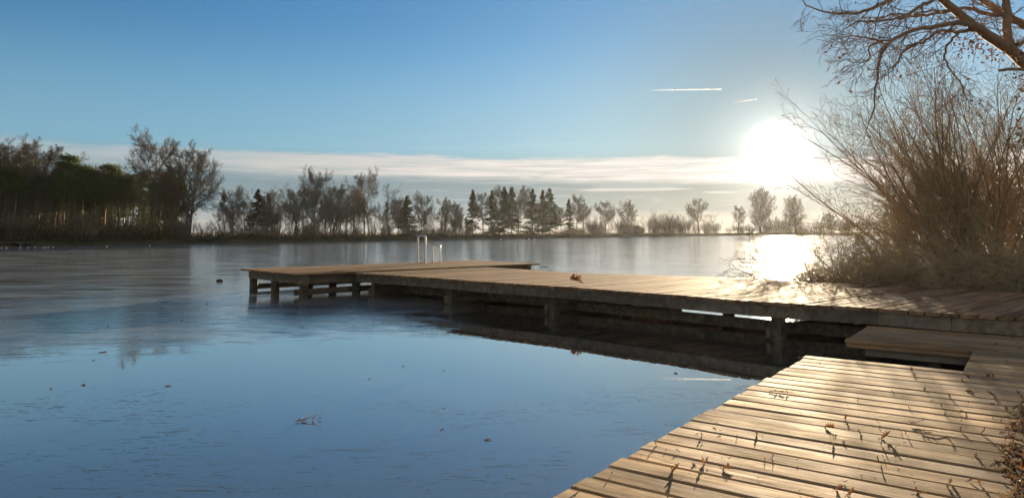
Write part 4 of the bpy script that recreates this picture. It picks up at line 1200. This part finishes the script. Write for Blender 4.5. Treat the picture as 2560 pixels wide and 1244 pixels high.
# ------------------------------------------------------------------ fallen leaves and small litter
def leaf_mesh(name, seed, length=0.085, curl=0.5, cup=0.6, lobes=4, m=None):
    rng = np.random.default_rng(seed)
    n = 26
    s = np.linspace(0, 1, n)
    env = np.sin(np.pi * np.clip(s * 0.94 + 0.06, 0, 1) ** 0.85) ** 0.75
    w = length * 0.33 * env * (0.68 + 0.32 * np.cos(2 * np.pi * lobes * s + rng.random()))
    w[0] = length * 0.012; w[-1] = length * 0.03
    w2 = w * (0.85 + 0.3 * rng.random())
    V = []
    cols = (-1, -0.55, 0, 0.55, 1)
    for i in range(n):
        ang = curl * (s[i] - 0.3) * 2.0
        if abs(curl) > 1e-3:
            x = length * math.sin(curl * 2 * s[i]) / (curl * 2); z = length * (1 - math.cos(curl * 2 * s[i])) / (curl * 2)
        else:
            x, z = length * s[i], 0.0
        for c in cols:
            ww = (w if c < 0 else w2)[i] * c
            th = cup * c * (0.7 + 0.5 * s[i])
            yy = ww * math.cos(th * 0.7); dz = abs(ww) * math.sin(abs(th)) + rng.normal(0, length * 0.022)
            V.append((x - dz * math.sin(curl * 2 * s[i]), yy, z + dz * math.cos(curl * 2 * s[i])))
    Q = [(i * 5 + c, i * 5 + c + 1, (i + 1) * 5 + c + 1, (i + 1) * 5 + c) for i in range(n - 1) for c in range(4)]
    V = np.array(V); V[:, 0] -= length * 0.4
    k = len(V)
    st, sq = tubes(np.array([[(-length * 0.4, 0, 0.0), (-length * 0.55, 0.002, 0.004), (-length * 0.68, 0.006, 0.012)]]), np.array([[0.0012, 0.001, 0.0011]]), 4)
    return mesh_np(name, np.concatenate([V, st]), [np.array(Q), sq + k], m, True)
LM = [leaf_mesh('fallen_leaf', 1, 0.095, 0.35, 0.9, 4, M_LEAF), leaf_mesh('fallen_leaf', 2, 0.085, 0.75, 0.7, 4, M_LEAF), leaf_mesh('fallen_leaf', 3, 0.10, -0.25, 1.1, 5, M_LEAF),
      leaf_mesh('fallen_leaf', 4, 0.08, 0.55, 1.3, 4, M_LEAF_OLD), leaf_mesh('fallen_leaf', 5, 0.09, 0.15, 0.5, 4, M_LEAF_OLD), leaf_mesh('fallen_leaf', 6, 0.075, 1.0, 0.4, 3, M_LEAF)]
def vert_array(me):
    vv = np.zeros(len(me.vertices) * 3, np.float32); me.vertices.foreach_get('co', vv)
    return vv.reshape(-1, 3)
LV = [vert_array(me) for me in LM]
def put_leaf(px, py, z, k, label, sc=1.0, tilt=0.35, group=None, name='fallen_leaf', roll=None):
    """rest a leaf on plane z with its lowest point touching it"""
    p = at(px, py, z)
    o = obj(name, LM[k], None, None, (PYR.uniform(-.5, .5) if roll is None else roll, -tilt, PYR.uniform(0, 6.28)))
    o.scale = (sc,) * 3
    flat = 0.3 if z < 0.1 else 1.0
    o.scale = (sc, sc, sc * flat)
    R3 = np.array(o.rotation_euler.to_matrix()); vv = LV[k] * np.array([1, 1, flat])
    o.location = (p.x, p.y, z - float((vv @ R3.T)[:, 2].min()) * sc - 0.002)
    return tag(o, label, 'leaf', group)
LEAVES = [
 (1689, 1178, 0, 1.15, .9, 'bright orange upright leaf nearest the deck corner at the bottom'),
 (1758, 1160, 1, 1.0, .8, 'orange leaf standing on a board gap, left of a pair'),
 (1735, 1163, 4, .75, .2, 'olive-grey crumpled leaf touching the left of an orange pair'),
 (1817, 1172, 2, 1.0, .9, 'folded orange-brown leaf, right of the pair on the same board gap'),
 (1636, 1113, 5, 1.0, .9, 'curled leaf with a long stalk hooked over the water edge of the deck'),
 (1768, 1143, 4, .6, .2, 'small dark crumpled leaf just above the orange pair'),
 (1845, 1092, 5, .6, 1.1, 'small upright curled leaf alone in mid deck on the left'),
 (2116, 1046, 1, .8, .9, 'dark red round leaf standing on edge with a sharp shadow'),
 (2076, 1070, 2, 1.25, .15, 'large dark flat leaf below the dark red round leaf'),
 (2147, 1083, 1, .8, .3, 'rusty leaf lying flat right of the large dark leaf'),
 (2215, 1095, 0, 1.25, .8, 'big golden-brown lobed leaf in the middle of the deck'),
 (2207, 1113, 5, 1.0, 1.0, 'upright brown leaf right below the big golden-brown leaf'),
 (2078, 1111, 3, .9, .6, 'brown leaf on a board gap with a long tapering shadow'),
 (2107, 1105, 4, .8, .3, 'grey-brown leaf just right of the leaf with the tapering shadow'),
 (2193, 1156, 1, .9, 1.3, 'thin leaf stuck upright in a gap between boards'),
 (2100, 1226, 0, 1.1, .7, 'orange lobed leaf at the bottom edge, left of its pair'),
 (2130, 1236, 1, 1.05, .6, 'orange-red leaf at the bottom edge, right of its pair'),
 (2302, 1236, 4, 1.1, .4, 'pale brown leaf at the bottom edge right of the orange pair'),
 (2371, 1220, 3, .9, .8, 'grey leaf standing near the bottom right corner heap'),
 (2461, 1084, 1, 1.05, .8, 'round rusty-brown leaf beside the leaf heap with a long shadow'),
 (2371, 993, 1, .95, .8, 'red-brown leaf alone on the shaded upper right boards'),
 (2478, 988, 0, 1.2, .5, 'large brown leaf at the right with smaller ones around it'),
 (2546, 982, 2, 1.1, .4, 'brown leaf at the right edge above the leaf heap'),
 (2424, 979, 2, .9, .4, 'flat brown leaf between the red-brown leaf and the large right one'),
 (2410, 1032, 4, .9, .8, 'blue-shaded upright leaf above the round rusty leaf'),
 (2506, 1054, 5, .8, .9, 'small dark curled leaf just above the leaf heap'),
 (2281, 925, 5, .9, .9, 'upright leaf by the far edge of the notch'),
 (2284, 939, 2, .9, .2, 'flat dark leaf just below the upright leaf by the notch'),
 (2419, 942, 2, .8, .3, 'brown leaf near the corner where the notch ends'),
 (2406, 952, 3, .75, .6, 'small dark leaf just below the leaf at the notch corner'),
 (2314, 974, 3, .8, .5, 'pale curled leaf in the middle of the upper boards'),
 (1999, 895, 4, .7, .3, 'greyish leaf close to the far tip of the deck'),
 (2515, 902, 4, .75, .2, 'leaf lying on the boards right of the notch'),
]
for (px, py, k, sc, tilt, lab) in LEAVES:
    put_leaf(px, py, ZF, k, lab, sc * 0.66, tilt * 0.38)
rng = np.random.default_rng(91)
for (px, py) in [(2261, 1086), (2352, 1016), (2361, 1037), (2297, 1078), (2402, 1075), (2373, 1103), (2437, 1142), (2377, 1208), (2289, 1225), (2480, 1010), (2517, 1025), (2427, 1201), (2446, 1208), (1890, 1086), (1752, 1089), (1935, 1143), (1444, 1222), (2396, 857), (2491, 862), (2550, 871), (2516, 884), (2530, 845), (2545, 858), (2480, 866)]:
    put_leaf(px, py, ZF, int(rng.integers(3, 6)), 'small withered leaf scattered among others on the near deck', rng.uniform(.35, .6), rng.uniform(.05, .6), 'small leaves on the near deck')
# leaf crumbs
cm = leaf_mesh('leaf_crumb', 12, 0.03, 0.4, 0.9, 1, M_LEAF_OLD)
for _ in range(70):
    px, py = rng.uniform(1500, 2540), rng.uniform(905, 1235)
    p = at(px, py, ZF)
    lx = (p.x - .202) * math.cos(AF) + (p.y - 3.736) * math.sin(AF); ly = -(p.x - .202) * math.sin(AF) + (p.y - 3.736) * math.cos(AF)
    if lx < 0.05 or ly > 5.0: continue
    o = obj('leaf_crumb', cm, None, (p.x, p.y, ZF + .007), (rng.uniform(-.5, .5), rng.uniform(-.7, .2), rng.uniform(0, 6.28))); o.scale = (rng.uniform(.4, .9),) * 3
    tag(o, 'tiny leaf crumb lying on the near boards', 'leaf crumb', 'leaf crumbs on the near deck')
# heap of leaves at the right edge
rng = np.random.default_rng(33)
src = []
for me in LM:
    vv = np.zeros(len(me.vertices) * 3, np.float32); me.vertices.foreach_get('co', vv)
    src.append((vv.reshape(-1, 3), np.array([p.vertices[:] for p in me.polygons])))
HV, HQ, hm, nH = [], [], [], 0
for k in range(340):
    u = rng.random() ** 0.8
    py = 1000 + 290 * u + rng.normal(0, 8)
    left = np.interp(py, [1000, 1035, 1060, 1090, 1120, 1150, 1180, 1210, 1245, 1290], [2562, 2546, 2530, 2512, 2502, 2515, 2500, 2520, 2528, 2515])
    px = left + abs(rng.normal(0, 105)) - 14 * (rng.random() < .25)
    base = at(px, py, ZF)
    vv, qq = src[int(rng.integers(0, 6))]
    a, b_, c_ = rng.uniform(0, 6.28), rng.uniform(-.9, .9), rng.uniform(-.9, .9)
    Rm_ = np.array(Matrix.Rotation(a, 3, 'Z') @ Matrix.Rotation(b_, 3, 'X') @ Matrix.Rotation(c_, 3, 'Y'))
    hgt = min(0.11, 0.0006 * max(0, px - left)) * rng.random() + 0.03
    HV.append(vv @ Rm_.T * rng.uniform(.5, .85) + np.array([base.x, base.y, ZF + hgt])); HQ.append(qq + nH); nH += len(vv); hm += [int(rng.random() < 0.82)] * len(qq)
tag(obj('leaf_litter', mesh_np('leaf_litter', np.concatenate(HV), [np.concatenate(HQ)], [M_LEAF, M_LEAF_OLD], True, hm)), 'drift of dry brown leaves piled at the right edge of the deck', 'leaves', kind='stuff')

def twig_mesh(name, seed, L, n=5, rad0=0.003):
    r_ = np.random.default_rng(seed); q = VQ()
    S = grow([[0, 0, .006]], [[1, 0, .04]], [L], 8, 0.12, 0.0, r_); R = taper_r([rad0], 8, .4); q.add(*tubes(S, R, 5))
    p, d, L2, r, t = sprout(S, [L], R, n, .2, 1, (.5, 1), (.2, .45), r_, .4, .7, .0012); d[:, 2] = np.abs(d[:, 2]) * .3
    q.add(*tubes(grow(p, d, L2, 4, .12, 0, r_), taper_r(r, 4, .6), 4))
    return mesh_np(name, *q.get(), M_BRAMBLE, False)
def put_twig(px, py, z, L, rz, label, seed, leaves=()):
    p = at(px, py, z); t = thing('fallen_twig', (p.x, p.y, z + .003), rz, label, 'twig')
    obj('stem', twig_mesh('stem', seed, L), t)
    for (x, k, sc) in leaves:
        o = obj('leaf', LM[k], t, (x, .01, .008), (PYR.uniform(-.3, .3), -.1, PYR.uniform(0, 6.28))); o.scale = (sc,) * 3
put_twig(1922, 979, ZF, .17, rad(-30), 'dark bristly twig lying near the left deck edge', 71, ((.05, 3, .4), (.10, 4, .45), (.14, 3, .4)))
put_twig(2300, 1077, ZF, .20, rad(-20), 'thin forked straw-like twig near the big golden-brown leaf', 72)
put_twig(2452, 938, ZF, .16, rad(-40), 'long dark curled pod-like twig at the upper right', 73, ((.06, 2, .7), (.1, 2, .6)))
put_twig(2274, 1062, ZF, .16, rad(20), 'shaded twig cluster above the big golden-brown leaf', 74, ((.04, 4, .5),))
put_twig(738, 1055, 0.0, .24, rad(20), 'leafy oak twig frozen into the clear ice in the foreground', 75, ((.03, 4, .6), (.08, 2, .6), (.16, 1, .6), (.21, 4, .5)))
put_twig(1395, 862, 0.0, .35, rad(15), 'twig frozen in at the edge of the pier reflection', 76)
# leaf clump lying on the pier
p = at(1438, 711, ZP); cl = thing('leaf_clump', (p.x, p.y, ZP + .02), 0, 'curled clump of russet oak leaves alone on the pier', 'leaf clump')
for k in range(7):
    o = obj('leaf', LM[(0, 1, 2, 5)[k % 4]], cl, (PYR.uniform(-.11, .11), PYR.uniform(-.05, .05), .04 + .016 * k), (PYR.uniform(-1, 1), PYR.uniform(-1, 1), PYR.uniform(0, 6.28))); o.scale = (2.0,) * 3
# leaves frozen onto the ice
for (px, py, k, sc, lab) in [(208, 961, 0, 1.3, 'brown leaf on the clear ice at the left, right one of two'), (128, 971, 3, 1.2, 'brown leaf on the clear ice at the left, left one of two'), (418, 964, 4, 1.3, 'flat leaf on the ice between the left pair and the leafy twig'),
                             (925, 947, 4, 1.0, 'dark leaf on the ice below the middle of the pier'), (1109, 1019, 4, .9, 'dark leaf on the ice right of the leafy twig'), (1104, 1072, 3, 1.1, 'leaf at the tip of a frost scratch on the ice'),
                             (1218, 1099, 0, 1.1, 'orange leaf on the ice nearest the deck edge'), (1008, 916, 4, .9, 'thin dark leaf on the ice under the pier reflection'), (1690, 933, 2, 1.2, 'dark leaf floating close to the pier reflection edge'), (1598, 999, 4, .8, 'small dark leaf alone on clear ice left of the deck'),
                             (255, 880, 2, 1.6, 'long leaf scrap on the ice where frost begins at the left'), (236, 901, 4, 1.2, 'leaf on the ice just below the frost line at the left'), (1106, 927, 4, .8, 'tiny leaf on the ice above the orange one')]:
    put_leaf(px, py, 0.0, k, lab, sc * .8, .05, None, roll=PYR.uniform(-.12, .12))
for (px, py) in [(399, 752), (404, 756), (516, 760), (552, 742), (590, 725), (578, 724), (604, 747), (524, 755), (494, 741), (497, 742), (270, 814), (380, 836), (709, 648), (1284, 651), (1309, 642), (1435, 660), (1580, 651), (1661, 646), (1667, 680), (1627, 670), (1587, 678), (1552, 670), (1630, 664), (1700, 668), (1790, 678), (1120, 668), (455, 800), (340, 843), (141, 815), (708, 745)]:
    put_leaf(px, py, 0.0, 4 if py > 700 else 3, 'dark leaf scrap stuck on the frosted ice', 0.7 if py > 700 else 1.0, .05, 'leaf scraps on the frosted ice')
# lump and stick on the ice, ice chips by the left bank
def lump(px, py, r, label, name, m_, group=None, cat='stone', seed=1):
    r_ = np.random.default_rng(seed); p = at(px, py, 0)
    import bmesh
    bm = bmesh.new(); bmesh.ops.create_icosphere(bm, subdivisions=2, radius=r)
    for v_ in bm.verts:
        v_.co *= 1 + r_.normal(0, .10); v_.co.z *= .55; v_.co.x *= 1.25
    me = bpy.data.meshes.new(name); bm.to_mesh(me); bm.free(); me.materials.append(m_)
    return tag(obj(name, me, None, (p.x, p.y, r * .35)), label, cat, group)
lump(549, 704, .10, 'dark stone lying on the ice left of the swimming platform', 'stone', M_STONE)
M_CHIP, _, _ = mat('ice_chip', (0.55, 0.58, 0.60), 0.4)
for k, px in enumerate((4, 16, 50, 70, 88, 108, 114, 121, 133, 267, 374, 1252, 1322, 1336)):
    py = float(np.interp(px, [0, 200, 640, 1140, 1400], [620.3, 617.2, 609.5, 600.5, 596.0]))
    lump(px, py, .09 if px < 500 else .16, 'pale chip of broken ice near the far waterline', 'ice_chip', M_CHIP, 'ice chips along the far waterline', 'ice chip', k)
a, b_ = at(1350, 665.5, .02), at(1372, 667, .02)
m = MB(); m.tube([tuple(a), ((a.x + b_.x) / 2, (a.y + b_.y) / 2, .04), tuple(b_)], .02, 6)
tag(obj('floating_stick', m.mesh('floating_stick', M_BRAMBLE)), 'dark stick frozen in the ice off the right tip of the platform', 'stick')

# ------------------------------------------------------------------ contrails
M_TRAIL = bpy.data.materials.new('contrail'); M_TRAIL.use_nodes = True
g = NT(M_TRAIL.node_tree); g.n.clear()
u_ = g.add('ShaderNodeSeparateXYZ'); g.put(u_.inputs[0], g.add('ShaderNodeTexCoord').outputs['Generated'])
d1 = g.add('ShaderNodeBsdfDiffuse'); d1.inputs[0].default_value = (.9, .9, .9, 1)
t1 = g.add('ShaderNodeBsdfTranslucent'); t1.inputs[0].default_value = (.9, .9, .9, 1)
mx = g.add('ShaderNodeMixShader'); mx.inputs[0].default_value = .5; g.l.new(d1.outputs[0], mx.inputs[1]); g.l.new(t1.outputs[0], mx.inputs[2])
tp_ = g.add('ShaderNodeBsdfTransparent'); m2 = g.add('ShaderNodeMixShader')
fn = g.noise(g.scale(g.add('ShaderNodeTexCoord').outputs['Generated'], (14, 1, 1)), 1.0, 3, .6)
g.put(m2.inputs[0], g.math('MULTIPLY', g.smooth(u_.outputs[0], 0.0, 0.9, 0.0, 0.75), g.smooth(fn, .25, .6, .55, 1.0)))
g.l.new(tp_.outputs[0], m2.inputs[1]); g.l.new(mx.outputs[0], m2.inputs[2])
g.l.new(m2.outputs[0], g.add('ShaderNodeOutputMaterial').inputs[0])
def contrail(a, b_, Y, r0, r1, label):
    A, B = np.array(at_depth(*a, Y)), np.array(at_depth(*b_, Y * 1.04))
    t = np.linspace(0, 1, 13)[:, None]; P = A + (B - A) * t
    V, Q = tubes(P[None], np.linspace(r0, r1, 13)[None], 8)
    tag(obj('contrail', mesh_np('contrail', V, [Q], M_TRAIL, True)), label, 'contrail')
contrail((1590, 226.3), (1804, 223.2), 4000, 3.6, 2.6, 'long white vapour trail, nearly level, high left of the sun')
contrail((1815, 259), (1891, 248.2), 4000, 2.4, 2.6, 'short slanting vapour trail just above the sun glow')

# ------------------------------------------------------------------ haze
HZ_D = 0.00006
M_HAZE = bpy.data.materials.new('haze'); M_HAZE.use_nodes = True
g = NT(M_HAZE.node_tree); g.n.clear()
pv = g.add('ShaderNodeVolumePrincipled')
pv.inputs['Color'].default_value = (0.93, 0.95, 0.97, 1); pv.inputs['Density'].default_value = HZ_D; pv.inputs['Anisotropy'].default_value = 0.62
g.l.new(pv.outputs[0], g.add('ShaderNodeOutputMaterial').inputs['Volume'])
m = MB(); GX = [v_[0] for v_ in V_GROUND]; GY = [v_[1] for v_ in V_GROUND]
m.box((min(GX) - 4, min(GY) - 4, -2.8), (max(GX) + 4, max(GY) + 4, max(HAZE_TOP, 12.0) + 3.0))
tag(obj('haze', m.mesh('haze', M_HAZE)), kind='stuff')
